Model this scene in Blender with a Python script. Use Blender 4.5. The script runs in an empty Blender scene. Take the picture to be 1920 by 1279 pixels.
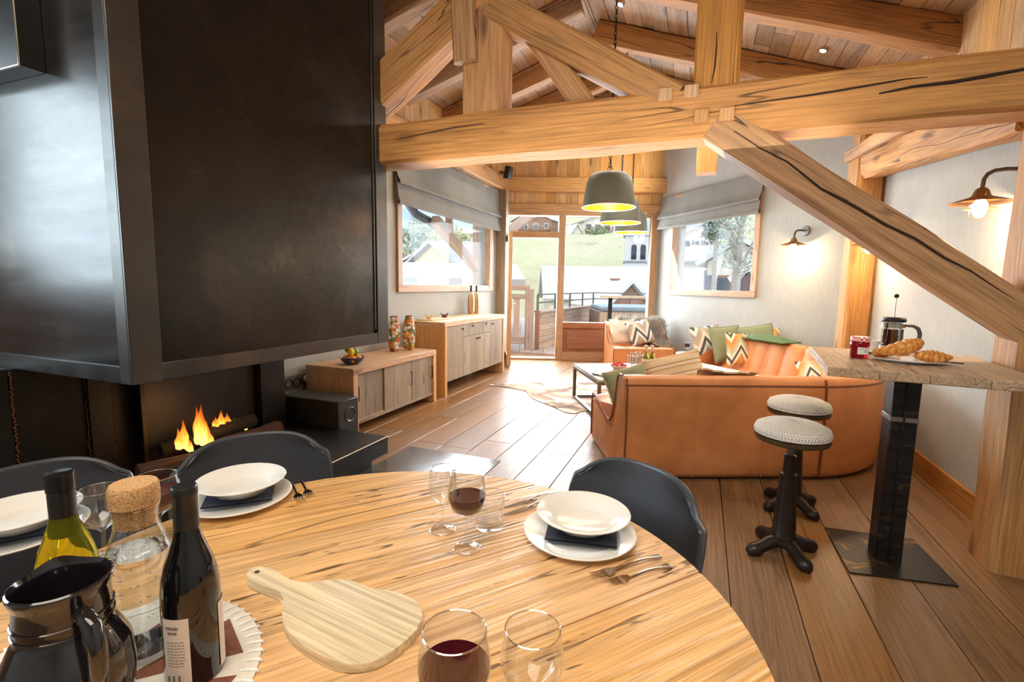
import bpy, bmesh, math, random
from math import sin, cos, pi, radians, sqrt, atan2
from mathutils import Vector, Matrix, noise
random.seed(7)
SC = bpy.context.scene
COL = SC.collection

# ---------------------------------------------------------------- camera
H = 1.37; PIT = radians(6.7); ROLL = radians(1.0); YAW = radians(21.2); FPX = 1920*17/36
fwd0 = Vector((-sin(YAW), cos(YAW), 0)); right0 = Vector((cos(YAW), sin(YAW), 0)); up0 = Vector((0, 0, 1))
FW = fwd0*cos(PIT) - up0*sin(PIT); UP = up0*cos(PIT) + fwd0*sin(PIT)
RT = right0*cos(ROLL) + UP*sin(ROLL); UPR = UP*cos(ROLL) - right0*sin(ROLL)
CAMP = Vector((0, 0, H))
cd = bpy.data.cameras.new('camera'); cam = bpy.data.objects.new('camera', cd); COL.objects.link(cam)
cd.sensor_width = 36; cd.lens = 17; cd.clip_start = 0.02; cd.clip_end = 2000
cam.matrix_world = Matrix(((RT.x, UPR.x, -FW.x, 0), (RT.y, UPR.y, -FW.y, 0), (RT.z, UPR.z, -FW.z, H), (0, 0, 0, 1)))
SC.camera = cam

# ---------------------------------------------------------------- world, sun, area lights, exposure
W = bpy.data.worlds.new('sky'); SC.world = W; W.use_nodes = True
bg = W.node_tree.nodes['Background']
bg.inputs[0].default_value = (0.80, 0.90, 1.0, 1); bg.inputs[1].default_value = 2.6
SC.view_settings.view_transform = 'Standard'; SC.view_settings.look = 'None'
SC.view_settings.exposure = 0.1; SC.view_settings.gamma = 1.0; SC.view_settings.use_curve_mapping = False
def lamp(name, kind, loc, energy, color=(1, 1, 1), target=None, **kw):
    l = bpy.data.lights.new(name, kind); o = bpy.data.objects.new(name, l); COL.objects.link(o)
    l.energy = energy; l.color = color; o.location = loc
    for k, v in kw.items(): setattr(l, k, v)
    if target is not None:
        o.rotation_euler = (Vector(target) - Vector(loc)).to_track_quat('-Z', 'Y').to_euler()
    return o
WARM = (1.0, 0.78, 0.52)
lamp('sun', 'SUN', (0, -10, 20), 1.3, (1, 0.95, 0.86), target=(3, 10, 4), angle=radians(1.0))
# daylight through the windows (portal-like panels set in the openings, facing in)
lamp('kitchen_daylight', 'AREA', (-4.62, -0.45, 2.05), 85, (0.70, 0.89, 1.0), target=(0, -0.2, 1.3), shape='RECTANGLE', size=1.9, size_y=1.6)
lamp('bay_daylight', 'AREA', (-2.25, 8.9, 1.6), 300, (0.86, 0.95, 1.0), target=(-1.2, 5.0, 0.6), shape='RECTANGLE', size=2.5, size_y=2.2)
lamp('left_daylight', 'AREA', (-3.72, 6.3, 1.75), 80, (0.86, 0.95, 1.0), target=(-1, 5.5, 0.8), shape='RECTANGLE', size=2.5, size_y=1.0)
lamp('right_daylight', 'AREA', (0.35, 8.4, 1.8), 45, (0.86, 0.96, 1.0), target=(-1, 6, 0.8), shape='RECTANGLE', size=1.8, size_y=1.0)
# added fill lights for dining area, living area and ceiling, no real fittings
lamp('dining_fill', 'AREA', (-0.3, -0.2, 3.35), 90, (1.0, 0.88, 0.72), target=(-0.4, 1.2, 0.8), shape='RECTANGLE', size=2.4, size_y=2.0)
lamp('living_fill', 'AREA', (-0.6, 5.6, 2.95), 55, (1.0, 0.90, 0.76), target=(-0.6, 5.7, 0), shape='RECTANGLE', size=2.0, size_y=2.4)
lamp('ceiling_fill', 'AREA', (-0.6, 3.9, 2.05), 34, (1.0, 0.90, 0.78), target=(-0.6, 4.1, 5), shape='RECTANGLE', size=2.5, size_y=3.0)
lamp('gable_spot', 'SPOT', (-.75, 7.9, 3.35), 60, (1, .80, .45), target=(-1.9, 8.9, 3.5), spot_size=radians(110), spot_blend=.8, shadow_soft_size=.05)

# ---------------------------------------------------------------- helpers
def cray(u, v): return RT*((u-960)/FPX) - UPR*((v-639.5)/FPX) + FW
def onZ(u, v, z): d = cray(u, v); return CAMP + d*((z-H)/d.z)
def onX(u, v, x): d = cray(u, v); return CAMP + d*(x/d.x)
def onY(u, v, y): d = cray(u, v); return CAMP + d*(y/d.y)
def atD(u, v, t): return CAMP + cray(u, v)*t
def lin(c):
    return tuple(((x/255)/12.92 if x/255 <= 0.04045 else (((x/255)+0.055)/1.055)**2.4) for x in c)

def world_of(o):
    m = o.matrix_basis.copy()
    while o.parent: o = o.parent; m = o.matrix_basis @ m
    return m
def frame(origin, ang):
    return Matrix.Translation(Vector(origin)) @ Matrix.Rotation(ang, 4, 'Z')
def tag(o, label=None, cat=None, group=None, kind=None):
    if label: o['label'] = label
    if cat: o['category'] = cat
    if group: o['group'] = group
    if kind: o['kind'] = kind
    return o
def thing(name, label, cat, loc=(0, 0, 0), rz=0, group=None):
    o = bpy.data.objects.new(name, None); COL.objects.link(o); o.empty_display_size = .05
    o.location = loc; o.rotation_euler = (0, 0, rz)
    return tag(o, label, cat, group)
def empty(name, parent=None, kind=None):
    o = bpy.data.objects.new(name, None); COL.objects.link(o); o.empty_display_size = .05
    if parent: o.parent = parent
    return tag(o, kind=kind)
def clone(root, loc, rz=0, label=None):
    def cp(o, par):
        c = o.copy(); COL.objects.link(c)
        if par: c.parent = par
        for ch in list(o.children): cp(ch, c)
        return c
    r = cp(root, None); r.location = loc; r.rotation_euler = (0, 0, rz)
    if label: r['label'] = label
    return r

class B:
    def __init__(s): s.bm = bmesh.new()
    def box(s, x0, x1, y0, y1, z0, z1, bev=0, seg=1, M=None):
        r = bmesh.ops.create_cube(s.bm, size=1)
        vs = r['verts']
        for v in vs:
            v.co = Vector(((x0+x1)/2 + v.co.x*(x1-x0), (y0+y1)/2 + v.co.y*(y1-y0), (z0+z1)/2 + v.co.z*(z1-z0)))
        if bev:
            es = list({e for v in vs for e in v.link_edges})
            q = bmesh.ops.bevel(s.bm, geom=es, offset=bev, segments=seg, affect='EDGES', profile=.5)
            vs = list({v for f in q['faces'] for v in f.verts} | {v for v in vs if v.is_valid})
        if M is not None:
            for v in vs: v.co = M @ v.co
        return s
    def lathe(s, prof, n=28, M=None, closed=False):
        rings = []
        for r, z in prof:
            if r < 1e-6: rings.append([s.bm.verts.new((0, 0, z))])
            else: rings.append([s.bm.verts.new((r*cos(2*pi*i/n), r*sin(2*pi*i/n), z)) for i in range(n)])
        if closed: rings.append(rings[0])
        for a, b in zip(rings, rings[1:]):
            for i in range(n):
                j = (i+1) % n
                try:
                    if len(a) == 1 and len(b) == 1: continue
                    if len(a) == 1: s.bm.faces.new((a[0], b[j], b[i]))
                    elif len(b) == 1: s.bm.faces.new((a[i], a[j], b[0]))
                    else: s.bm.faces.new((a[i], a[j], b[j], b[i]))
                except ValueError: pass
        if M is not None:
            for rg in (rings[:-1] if closed else rings):
                for v in rg: v.co = M @ v.co
        return s
    def tube(s, pts, r, n=8, closed=False, caps=True, flat=1.0, upv=None):
        pts = [Vector(p) for p in pts]; N = len(pts); rings = []
        prev = Vector(upv) if upv else None
        for i, p in enumerate(pts):
            a = pts[i-1] if (i > 0 or closed) else p; b = pts[(i+1) % N] if (i < N-1 or closed) else p
            t = (b-a)
            if t.length < 1e-9: t = Vector((0, 0, 1))
            t.normalize()
            if prev is None: prev = Vector((0, 0, 1)) if abs(t.z) < .9 else Vector((1, 0, 0))
            y = prev.cross(t)
            if y.length < 1e-6: y = Vector((1, 0, 0)).cross(t)
            y.normalize(); x = t.cross(y); prev = x
            rr = r[i] if isinstance(r, (list, tuple)) else r
            rings.append([s.bm.verts.new(p + x*(cos(2*pi*k/n)*rr*flat) + y*(sin(2*pi*k/n)*rr)) for k in range(n)])
        seq = list(zip(rings, rings[1:])) + ([(rings[-1], rings[0])] if closed else [])
        for a, b in seq:
            for k in range(n):
                j = (k+1) % n
                s.bm.faces.new((a[k], a[j], b[j], b[k]))
        if caps and not closed:
            s.bm.faces.new(rings[0][::-1]); s.bm.faces.new(rings[-1])
        return s
    def prism(s, poly, z0, z1, M=None, bev=0, seg=2):
        a = [s.bm.verts.new((x, y, z0)) for x, y in poly]; b = [s.bm.verts.new((x, y, z1)) for x, y in poly]
        n = len(poly)
        f1 = s.bm.faces.new(a[::-1]); f2 = s.bm.faces.new(b)
        for i in range(n):
            j = (i+1) % n; s.bm.faces.new((a[i], a[j], b[j], b[i]))
        vs = a+b
        if bev:
            es = list(f1.edges)+list(f2.edges)
            q = bmesh.ops.bevel(s.bm, geom=es, offset=bev, segments=seg, affect='EDGES', profile=.5)
            vs = list({v for f in q['faces'] for v in f.verts} | {v for v in vs if v.is_valid})
        if M is not None:
            for v in vs: v.co = M @ v.co
        return s
    def grid(s, fn, nu, nv, cu=False, cv=False):
        U = nu if cu else nu+1; V = nv if cv else nv+1
        g = [[s.bm.verts.new(fn(i/nu, j/nv)) for j in range(V)] for i in range(U)]
        for i in range(nu):
            for j in range(nv):
                try: s.bm.faces.new((g[i][j], g[(i+1) % U][j], g[(i+1) % U][(j+1) % V], g[i][(j+1) % V]))
                except ValueError: pass
        return s
    def face(s, pts): s.bm.faces.new([s.bm.verts.new(p) for p in pts]); return s
    def sphere(s, c, r, sub=2, sc=(1, 1, 1)):
        q = bmesh.ops.create_icosphere(s.bm, subdivisions=sub, radius=1)
        for v in q['verts']: v.co = Vector((c[0]+v.co.x*r*sc[0], c[1]+v.co.y*r*sc[1], c[2]+v.co.z*r*sc[2]))
        return s
    def solidify(s, t):
        bmesh.ops.recalc_face_normals(s.bm, faces=s.bm.faces)
        bmesh.ops.solidify(s.bm, geom=list(s.bm.faces), thickness=t); return s
    def xf(s, M):
        for v in s.bm.verts: v.co = M @ v.co
        return s
    def build(s, name, mat, parent=None, M=None, world=None, smooth=40, weld=True, recalc=True):
        if weld: bmesh.ops.remove_doubles(s.bm, verts=s.bm.verts, dist=1e-5)
        if recalc: bmesh.ops.recalc_face_normals(s.bm, faces=s.bm.faces)
        me = bpy.data.meshes.new(name); s.bm.to_mesh(me); s.bm.free()
        if smooth:
            me.polygons.foreach_set('use_smooth', [True]*len(me.polygons))
            me.set_sharp_from_angle(angle=radians(smooth))
        me.materials.append(mat)
        return link(name, me, parent, M, world)
def link(name, me, parent=None, M=None, world=None):
    o = bpy.data.objects.new(name, me); COL.objects.link(o)
    if parent: o.parent = parent
    if world is not None:
        M = (world_of(parent).inverted() @ world) if parent else world
    if M is not None: o.matrix_basis = M
    return o
GR = {'x': Matrix.Identity(3), 'y': Matrix(((0, -1, 0), (1, 0, 0), (0, 0, 1))), 'z': Matrix(((0, 0, -1), (0, 1, 0), (1, 0, 0)))}
def slab(name, lo, hi, mat, parent=None, grain='x', bev=.003, M=None, seg=1):
    """box lo..hi in the parent's frame (or frame M of the world) whose local X runs along its grain"""
    lo, hi = Vector(lo), Vector(hi); c = (lo+hi)/2; d = hi-lo
    R = GR[grain]; l = R.transposed() @ d; l = Vector((abs(l.x), abs(l.y), abs(l.z)))/2
    b = B().box(-l.x, l.x, -l.y, l.y, -l.z, l.z, bev=min(bev, .45*2*min(l)), seg=seg)
    m = Matrix.Translation(c) @ R.to_4x4()
    if M is not None: return b.build(name, mat, parent, world=M @ m)
    return b.build(name, mat, parent, M=m)
def beam(name, p0, p1, w, h, mat, parent=None, up=(0, 0, 1), jit=.008, cham=.018, n=12, taper=1.0):
    """hewn timber from p0 to p1 (world), local X along it, w across, h along up"""
    p0, p1 = Vector(p0), Vector(p1); L = (p1-p0).length; x = (p1-p0)/L
    z = Vector(up) - x*Vector(up).dot(x); z.normalize(); y = z.cross(x)
    s = random.random()*100
    oct8 = [(w/2, h/2-cham), (w/2-cham, h/2), (-w/2+cham, h/2), (-w/2, h/2-cham), (-w/2, -h/2+cham), (-w/2+cham, -h/2), (w/2-cham, -h/2), (w/2, -h/2+cham)]
    b = B(); rings = []
    for i in range(n+1):
        t = i/n; k = 1+(taper-1)*t
        rings.append([b.bm.verts.new((L*(t-.5), a*k + jit*noise.noise(Vector((t*L*1.7, q*3.1, s))), c*k + jit*noise.noise(Vector((t*L*1.7, q*3.1, s+50))))) for q, (a, c) in enumerate(oct8)])
    for a, c in zip(rings, rings[1:]):
        for q in range(8): b.bm.faces.new((a[q], a[(q+1) % 8], c[(q+1) % 8], c[q]))
    b.bm.faces.new(rings[0][::-1]); b.bm.faces.new(rings[-1])
    Wm = Matrix(((x.x, y.x, z.x, 0), (x.y, y.y, z.y, 0), (x.z, y.z, z.z, 0), (0, 0, 0, 1)))
    Wm.translation = (p0+p1)/2
    return b.build(name, mat, parent, world=Wm, smooth=30)

# ---------------------------------------------------------------- materials
class N:
    def __init__(s, name):
        s.m = bpy.data.materials.new(name); s.m.use_nodes = True; s.t = s.m.node_tree; s.bsdf = s.t.nodes['Principled BSDF']; s.out = s.t.nodes['Material Output']
    def n(s, typ, **kw):
        q = s.t.nodes.new('ShaderNode'+typ)
        for k, v in kw.items():
            if k.startswith('i_'): q.inputs[int(k[2:])].default_value = v
            else: setattr(q, k, v)
        return q
    def l(s, a, b): s.t.links.new(a, b)
    def math(s, op, a, b=None, c=None, clamp=False):
        q = s.n('Math', operation=op, use_clamp=clamp)
        for i, v in enumerate((a, b, c)):
            if v is None: continue
            if hasattr(v, 'is_linked'): s.l(v, q.inputs[i])
            else: q.inputs[i].default_value = v
        return q.outputs[0]
    def ramp(s, fac, stops, interp='LINEAR'):
        q = s.n('ValToRGB'); e = q.color_ramp.elements; q.color_ramp.interpolation = interp
        while len(e) < len(stops): e.new(.5)
        for el, (p, c) in zip(e, stops): el.position = p; el.color = (*c, 1) if len(c) == 3 else c
        s.l(fac, q.inputs[0]); return q.outputs[0]
    def mix(s, fac, a, b, blend='MIX'):
        q = s.n('Mix', data_type='RGBA', blend_type=blend)
        for v, k in ((fac, 0), (a, 6), (b, 7)):
            if hasattr(v, 'is_linked'): s.l(v, q.inputs[k])
            elif k: q.inputs[k].default_value = (*v, 1)
            else: q.inputs[0].default_value = v
        return q.outputs[2]
    def coords(s, scale=(1, 1, 1), rnd=True):
        tc = s.n('TexCoord'); src = tc.outputs['Object']
        if rnd:
            oi = s.n('ObjectInfo'); s.rnd = oi.outputs['Random']
            cx = s.n('CombineXYZ'); k = s.math('MULTIPLY', s.rnd, 61.0); s.l(k, cx.inputs[0]); s.l(s.math('MULTIPLY', s.rnd, 23.0), cx.inputs[1]); s.l(k, cx.inputs[2])
            va = s.n('VectorMath', operation='ADD'); s.l(src, va.inputs[0]); s.l(cx.outputs[0], va.inputs[1]); src = va.outputs[0]
        s.src = src
        return s.map(scale)
    def map(s, scale):
        mp = s.n('Mapping'); mp.inputs['Scale'].default_value = scale; s.l(s.src, mp.inputs[0]); return mp.outputs[0]
    def noise(s, vec, scale=1, detail=4, rough=.55, dist=0):
        q = s.n('TexNoise'); q.inputs['Scale'].default_value = scale; q.inputs['Detail'].default_value = detail; q.inputs['Roughness'].default_value = rough; q.inputs['Distortion'].default_value = dist
        s.l(vec, q.inputs['Vector']); return q.outputs['Fac']
    def bump(s, h, strength=.3, dist=.01):
        q = s.n('Bump'); q.inputs['Strength'].default_value = strength; q.inputs['Distance'].default_value = dist; s.l(h, q.inputs['Height']); s.l(q.outputs[0], s.bsdf.inputs['Normal'])
    def set(s, **kw):
        for k, v in kw.items():
            i = s.bsdf.inputs[k.replace('_', ' ')]
            if hasattr(v, 'is_linked'): s.l(v, i)
            else: i.default_value = (*v, 1) if isinstance(v, tuple) and len(v) == 3 else v
        return s

def wood(name, dark, mid, light, sc=1.0, rough=.55, crack=.55, knots=.7, var=.22, bump=.35, worm=0, coat=0):
    s = N(name); dark, mid, light = lin(dark), lin(mid), lin(light)
    v = s.coords((.55*sc, 7*sc, 7*sc))
    big = s.noise(v, 1.0, 5, .6, 1.2)
    c = s.ramp(big, [(.22, dark), (.44, mid), (.58, mid), (.84, light)])
    g = s.noise(s.map((2.2*sc, 95*sc, 95*sc)), 1, 3, .6, .3)
    rg = s.noise(s.map((.5*sc, 5*sc, 5*sc)), 1.0, 2, .5, .5)
    ring = s.math('SINE', s.math('MULTIPLY', rg, 95.0))
    ring = s.math('MULTIPLY_ADD', ring, .5, .5)
    c = s.mix(s.math('MULTIPLY', ring, .28), c, tuple(x*.62 for x in mid), 'MIX')
    c = s.mix(.75, c, s.ramp(g, [(.32, (.58, .56, .54)), (.60, (1.12, 1.12, 1.12))]), 'MULTIPLY')
    h = s.math('ADD', s.math('MULTIPLY', ring, .5), g)
    if knots:
        vo = s.n('TexVoronoi'); s.l(s.map((1.5*sc, 5.5*sc, 5.5*sc)), vo.inputs['Vector']); vo.inputs['Scale'].default_value = .8; vo.inputs['Randomness'].default_value = 1
        k = s.ramp(vo.outputs['Distance'], [(.05, (1, 1, 1)), (.16, (0, 0, 0))])
        c = s.mix(s.math('MULTIPLY', k, knots), c, tuple(x*.30 for x in dark))
    if crack:
        cn = s.noise(s.map((.42*sc, 5.5*sc, 5.5*sc)), 1.0, 2.5, .5, .25)
        ab = s.math('ABSOLUTE', s.math('SUBTRACT', cn, .5))
        k = s.ramp(ab, [(.0, (1, 1, 1)), (.0025, (1, 1, 1)), (.0065, (0, 0, 0))])
        msk = s.ramp(s.noise(s.map((.8, 2, 2)), 1, 2), [(.46, (0, 0, 0)), (.56, (1, 1, 1))])
        k = s.math('MULTIPLY', s.math('MULTIPLY', k, msk), crack)
        c = s.mix(k, c, (.035, .022, .015)); h = s.math('SUBTRACT', h, s.math('MULTIPLY', k, 2.5))
    if worm:
        wn = s.noise(s.map((9*sc, 70*sc, 70*sc)), 1.0, 2, .5, .6)
        wm = s.ramp(s.noise(s.map((1.5, 4, 4)), 1, 3), [(.47, (0, 0, 0)), (.58, (1, 1, 1))])
        k = s.math('MULTIPLY', s.math('MULTIPLY', s.ramp(wn, [(.33, (1, 1, 1)), (.38, (0, 0, 0))]), wm), worm)
        c = s.mix(k, c, lin((92, 62, 36))); h = s.math('SUBTRACT', h, s.math('MULTIPLY', k, 1.5))
    hv = s.n('HueSaturation'); s.l(c, hv.inputs['Color']); s.l(s.math('MULTIPLY_ADD', s.rnd, var*2, 1-var), hv.inputs['Value'])
    s.l(s.math('MULTIPLY_ADD', s.math('FRACT', s.math('MULTIPLY', s.rnd, 17.0)), .3, .85), hv.inputs['Saturation'])
    s.set(Base_Color=hv.outputs[0], Roughness=s.math('MULTIPLY_ADD', g, .25, rough-.12)); s.bsdf.inputs['Coat Weight'].default_value = coat
    s.bump(h, bump, .006); return s.m
def plain(name, col, rough=.5, metal=0, nz=.12, nscale=12, bump=0, spec=.5, coat=0, **kw):
    s = N(name); v = s.coords((1, 1, 1)); c = lin(col)
    n = s.noise(v, nscale, 4)
    col2 = s.ramp(n, [(.3, tuple(x*(1-nz) for x in c)), (.7, tuple(min(1, x*(1+nz)) for x in c))])
    s.set(Base_Color=col2, Roughness=rough, Metallic=metal); s.bsdf.inputs['Specular IOR Level'].default_value = spec; s.bsdf.inputs['Coat Weight'].default_value = coat
    for k, q in kw.items(): s.bsdf.inputs[k.replace('_', ' ')].default_value = q
    if bump: s.bump(n, bump, .004)
    return s.m
def emit(name, col, st):
    s = N(name); s.set(Base_Color=col, Emission_Color=col, Emission_Strength=st); return s.m
def thin_glass(name, tint=(1, 1, 1), edge=.75, base=.04, rough=.0):
    s = N(name); lw = s.n('LayerWeight'); lw.inputs[0].default_value = .35
    f = s.math('MULTIPLY_ADD', s.math('POWER', lw.outputs['Facing'], 2.6), edge, base, clamp=True)
    tr = s.n('BsdfTransparent'); tr.inputs[0].default_value = (*tint, 1); gl = s.n('BsdfGlossy'); gl.inputs['Roughness'].default_value = rough; gl.inputs[0].default_value = (.95, .97, 1, 1)
    mx = s.n('MixShader'); s.l(f, mx.inputs[0]); s.l(tr.outputs[0], mx.inputs[1]); s.l(gl.outputs[0], mx.inputs[2]); s.l(mx.outputs[0], s.out.inputs[0]); return s.m
def glassy(name, col, trans=1.0, ior=1.33, rough=0.0):
    s = N(name); s.set(Base_Color=col, Transmission_Weight=trans, IOR=ior, Roughness=rough); return s.m

M_beam = wood('old_beam_wood', (146, 100, 62), (198, 146, 92), (222, 180, 130), .9, .62, .95, .8, .14, .5)
M_beam_dark = wood('rafter_wood', (118, 82, 56), (166, 122, 82), (196, 154, 112), .9, .65, .9, .8, .15, .5)
M_deck = wood('ceiling_board_wood', (104, 80, 58), (150, 116, 84), (182, 148, 112), 1.2, .62, .4, .8, .30, .3)
M_board = wood('wall_board_wood', (164, 122, 78), (206, 160, 106), (226, 186, 138), 1.2, .6, .3, .8, .2, .3)
M_frame = wood('window_frame_wood', (152, 116, 86), (188, 150, 116), (208, 176, 144), 1.2, .5, .1, .5, .06, .15)
M_larch = wood('door_panel_wood', (122, 84, 66), (158, 112, 90), (176, 134, 110), 1.0, .5, .1, .6, .08, .15)
M_floor = wood('oak_floor_wood', (104, 76, 52), (148, 110, 74), (172, 134, 98), 1.0, .36, .2, .3, .10, .12)
M_table = wood('worn_pine_table', (206, 154, 100), (232, 184, 128), (242, 206, 158), 1.0, .37, .8, .5, .05, .45, worm=.9)
M_carcass = wood('cabinet_pine', (176, 126, 80), (214, 168, 120), (230, 192, 150), 1.2, .55, .3, .7, .06, .25)
M_grey = wood('weathered_grey_wood', (112, 98, 82), (158, 142, 122), (188, 174, 154), 1.3, .65, .5, .7, .16, .4)
M_skirt = wood('baseboard_wood', (146, 98, 58), (186, 134, 86), (204, 158, 110), 1.0, .5, .1, .3, .05, .15)
M_bartop = wood('bar_top_wood', (140, 112, 86), (188, 154, 118), (206, 178, 146), 1.0, .5, .6, .6, .08, .35)
M_cutting = wood('cutting_board_wood', (202, 174, 130), (228, 206, 164), (236, 220, 184), 1.1, .5, 0, .3, .03, .06)
M_silverwood = wood('terrace_grey_wood', (146, 128, 118), (194, 174, 162), (214, 198, 188), 1.2, .7, .5, .5, .15, .3)
M_parapet = wood('parapet_larch', (172, 142, 120), (204, 176, 152), (220, 196, 176), 1.0, .7, .2, .4, .15, .2)
def plaster(name, col):
    s = N(name); c = lin(col); v = s.coords((1, 1, 1), False)
    n1 = s.noise(v, 1.6, 5, .6); n2 = s.noise(s.map((30, 30, 6)), 1, 3, .6); n3 = s.noise(v, 60, 2)
    k = s.math('ADD', s.math('MULTIPLY', n1, .6), s.math('MULTIPLY', n2, .4))
    s.set(Base_Color=s.ramp(k, [(.32, tuple(x*.84 for x in c)), (.68, tuple(min(1, x*1.08) for x in c))]), Roughness=.85); s.bump(s.math('ADD', n2, n3), .18, .004); return s.m
M_plaster = plaster('rough_plaster', (174, 175, 170))
def steel(name, base=.03, rough=.33, warm=1.0, metal=.75):
    s = N(name); v = s.coords((1, 1, 1)); n1 = s.noise(v, 1.4, 5, .6, .6); n2 = s.noise(s.map((8, 8, 1.2)), 1.2, 5, .65)
    n3 = s.noise(v, 5, 6, .7, 1.5)
    c = s.ramp(n1, [(.3, (base*.7, base*.68, base*.68)), (.55, (base, base*.93, base*.88)), (.75, (base*1.9, base*1.6*warm, base*1.3*warm))])
    c = s.mix(s.math('MULTIPLY', s.ramp(n3, [(.60, (0, 0, 0)), (.72, (1, 1, 1))]), .10), c, (base*4.5, base*3.6, base*2.6))
    s.set(Base_Color=c, Metallic=metal, Roughness=s.math('ADD', s.math('MULTIPLY', n2, .22), rough-.11)); s.bump(n2, .012, .01); return s.m
M_steel = steel('waxed_black_steel', .034, .28)
M_steel_left = steel('mirror_waxed_steel', .06, .25)
M_steel2 = steel('hearth_steel', .022, .38)
M_steel_trim = steel('steel_trim', .085, .36)
M_blackmat = plain('black_plastic', (34, 34, 36), .5)
M_chain = plain('black_iron', (30, 28, 27), .45, .6)
M_soot = plain('soot_steel', (20, 17, 16), .5, .3, .5, 6)
M_glass = thin_glass('drinking_glass', (.97, .98, .985), .85, .05)
M_pane = thin_glass('window_pane', (.98, .99, 1), .05, .006)
M_wine = glassy('red_wine', (.05, .002, .007), .15, 1.3)
M_water = glassy('water', (.97, .99, 1), 1, 1.2)
M_white = plain('white_ceramic', (236, 235, 230), .15, 0, .02)
M_navy = plain('dark_paper_napkin', (38, 44, 60), .8)
M_silver = plain('cutlery_steel', (205, 195, 180), .16, 1.0, .03)
M_blind = None
# ================================================================ THE ROOM
XL, XR = -3.4, 1.62
A0 = Vector((-3.4, 8.15, 0)); AB = radians(20)
E0 = Vector((-.75, 9.11, 0)); E1 = Vector((1.62, 6.3, 0)); AR = atan2(E1.y-E0.y, E1.x-E0.x)
F_left = frame((XL, 1.25, 0), pi/2); F_back = frame(A0, AB); F_bay = frame(E0, AR); F_right = frame(E1, -pi/2)
L_bay = (E1-E0).length; L_back = (E0-A0).length
def roofz(x): return min(3.26+.357*(1.62-x), 3.65+.30*(x+3.42))
def walls(name, F, length, zt, holes=(), mat=M_plaster, th=.26, zb=-.1):
    b = B(); ts = sorted({0, length} | {h[0] for h in holes} | {h[1] for h in holes}); zs = sorted({zb, zt} | {h[2] for h in holes} | {h[3] for h in holes})
    for a, c in zip(ts, ts[1:]):
        for d, e in zip(zs, zs[1:]):
            if any(h[0] <= a and c <= h[1] and h[2] <= d and e <= h[3] for h in holes): continue
            b.box(a, c, 0, th, d, e)
    bmesh.ops.remove_doubles(b.bm, verts=b.bm.verts, dist=1e-5)
    seen = {}
    for f in list(b.bm.faces):
        k = tuple(sorted(v.index for v in f.verts))
    b.bm.verts.index_update()
    for f in list(b.bm.faces):
        k = tuple(sorted(v.index for v in f.verts)); seen.setdefault(k, []).append(f)
    bmesh.ops.delete(b.bm, geom=[f for g in seen.values() if len(g) > 1 for f in g], context='FACES_ONLY')
    return tag(b.build(name, mat, M=F, smooth=0), kind='structure')
wl = walls('wall_left', F_left, 8.15-1.25, 3.75, [(3.70, 6.48, 1.29, 2.58)])
wb = walls('wall_back', F_back, L_back+.1, 4.4, [(.03, 2.75, 0, 2.68)])
wy = walls('wall_bay', F_bay, L_bay, 4.35, [(.38, 2.19, 1.30, 2.62)])
wr = walls('wall_right', F_right, 8.75, 3.35)
walls('wall_rear', frame((1.62, -2.4, 0), pi), 6.4, 4.5)
walls('wall_kitchen', frame((-4.75, -2.4, 0), pi/2), 3.65, 3.45, [(1.2, 2.7, 1.3, 2.8)], mat=wood('kitchen_wood_wall', (150, 92, 48), (190, 122, 66), (206, 142, 84), .8, .5))
walls('wall_return', frame((-4.75, 1.25, 0), 0), 1.36, 3.8)

# floor boards
fl = tag(B().box(-4.8, 1.9, -2.5, 9.4, -.12, -.032).build('floor', M_floor, smooth=0), kind='structure')
def maxY(x):
    a = A0.y + (x-A0.x)*math.tan(AB); c = E0.y + (x-E0.x)*(E1.y-E0.y)/(E1.x-E0.x); return min(a, c)
k = -19; x = .2 + .272*k
random.seed(3)
while x < 1.62:
    xa, xb = max(x, -4.75)+.0018, min(x+.272, 1.62)-.0018
    xm = (xa+xb)/2
    ye = (1.25 if xm < -3.4 else maxY(xm)) + .08; y = -2.4 - random.random()*1.4
    if xb-xa > .03:
        while y < ye:
            y2 = min(y+random.uniform(1.9, 2.7), ye)
            if ye-y2 < .5: y2 = ye
            slab('plank', (xa, y+.001, -.032), (xb, y2-.001, random.uniform(-.0006, .0006)), M_floor, fl, 'y', .0025)
            y = y2
    x += .272
# ceiling: roof slab, boards and rafters
cb = B()
RX = (3.26+.357*1.62 - 3.65 - .30*3.42)/(.357+.30)
RXz = roofz(RX)
for xa, xb in ((RX, 1.95), (-5.0, RX)):
    za = 3.26+.357*(1.62-xa) if xa >= RX-.001 and xb > RX else 3.65+.30*(xa+3.42)
    zb_ = 3.26+.357*(1.62-xb) if xb > RX+.001 else RXz
    pts = [Vector((xa, -2.6, za+.03)), Vector((xb, -2.6, zb_+.03)), Vector((xb, 9.7, zb_+.03)), Vector((xa, 9.7, za+.03))]
    v = [cb.bm.verts.new(p) for p in pts] + [cb.bm.verts.new(p+Vector((0, 0, .2))) for p in pts]
    for f in ((0, 1, 2, 3), (7, 6, 5, 4), (0, 4, 5, 1), (1, 5, 6, 2), (2, 6, 7, 3), (3, 7, 4, 0)): cb.bm.faces.new([v[i] for i in f])
ce = tag(cb.build('ceiling', M_deck, smooth=0), kind='structure')
random.seed(11)
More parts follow.
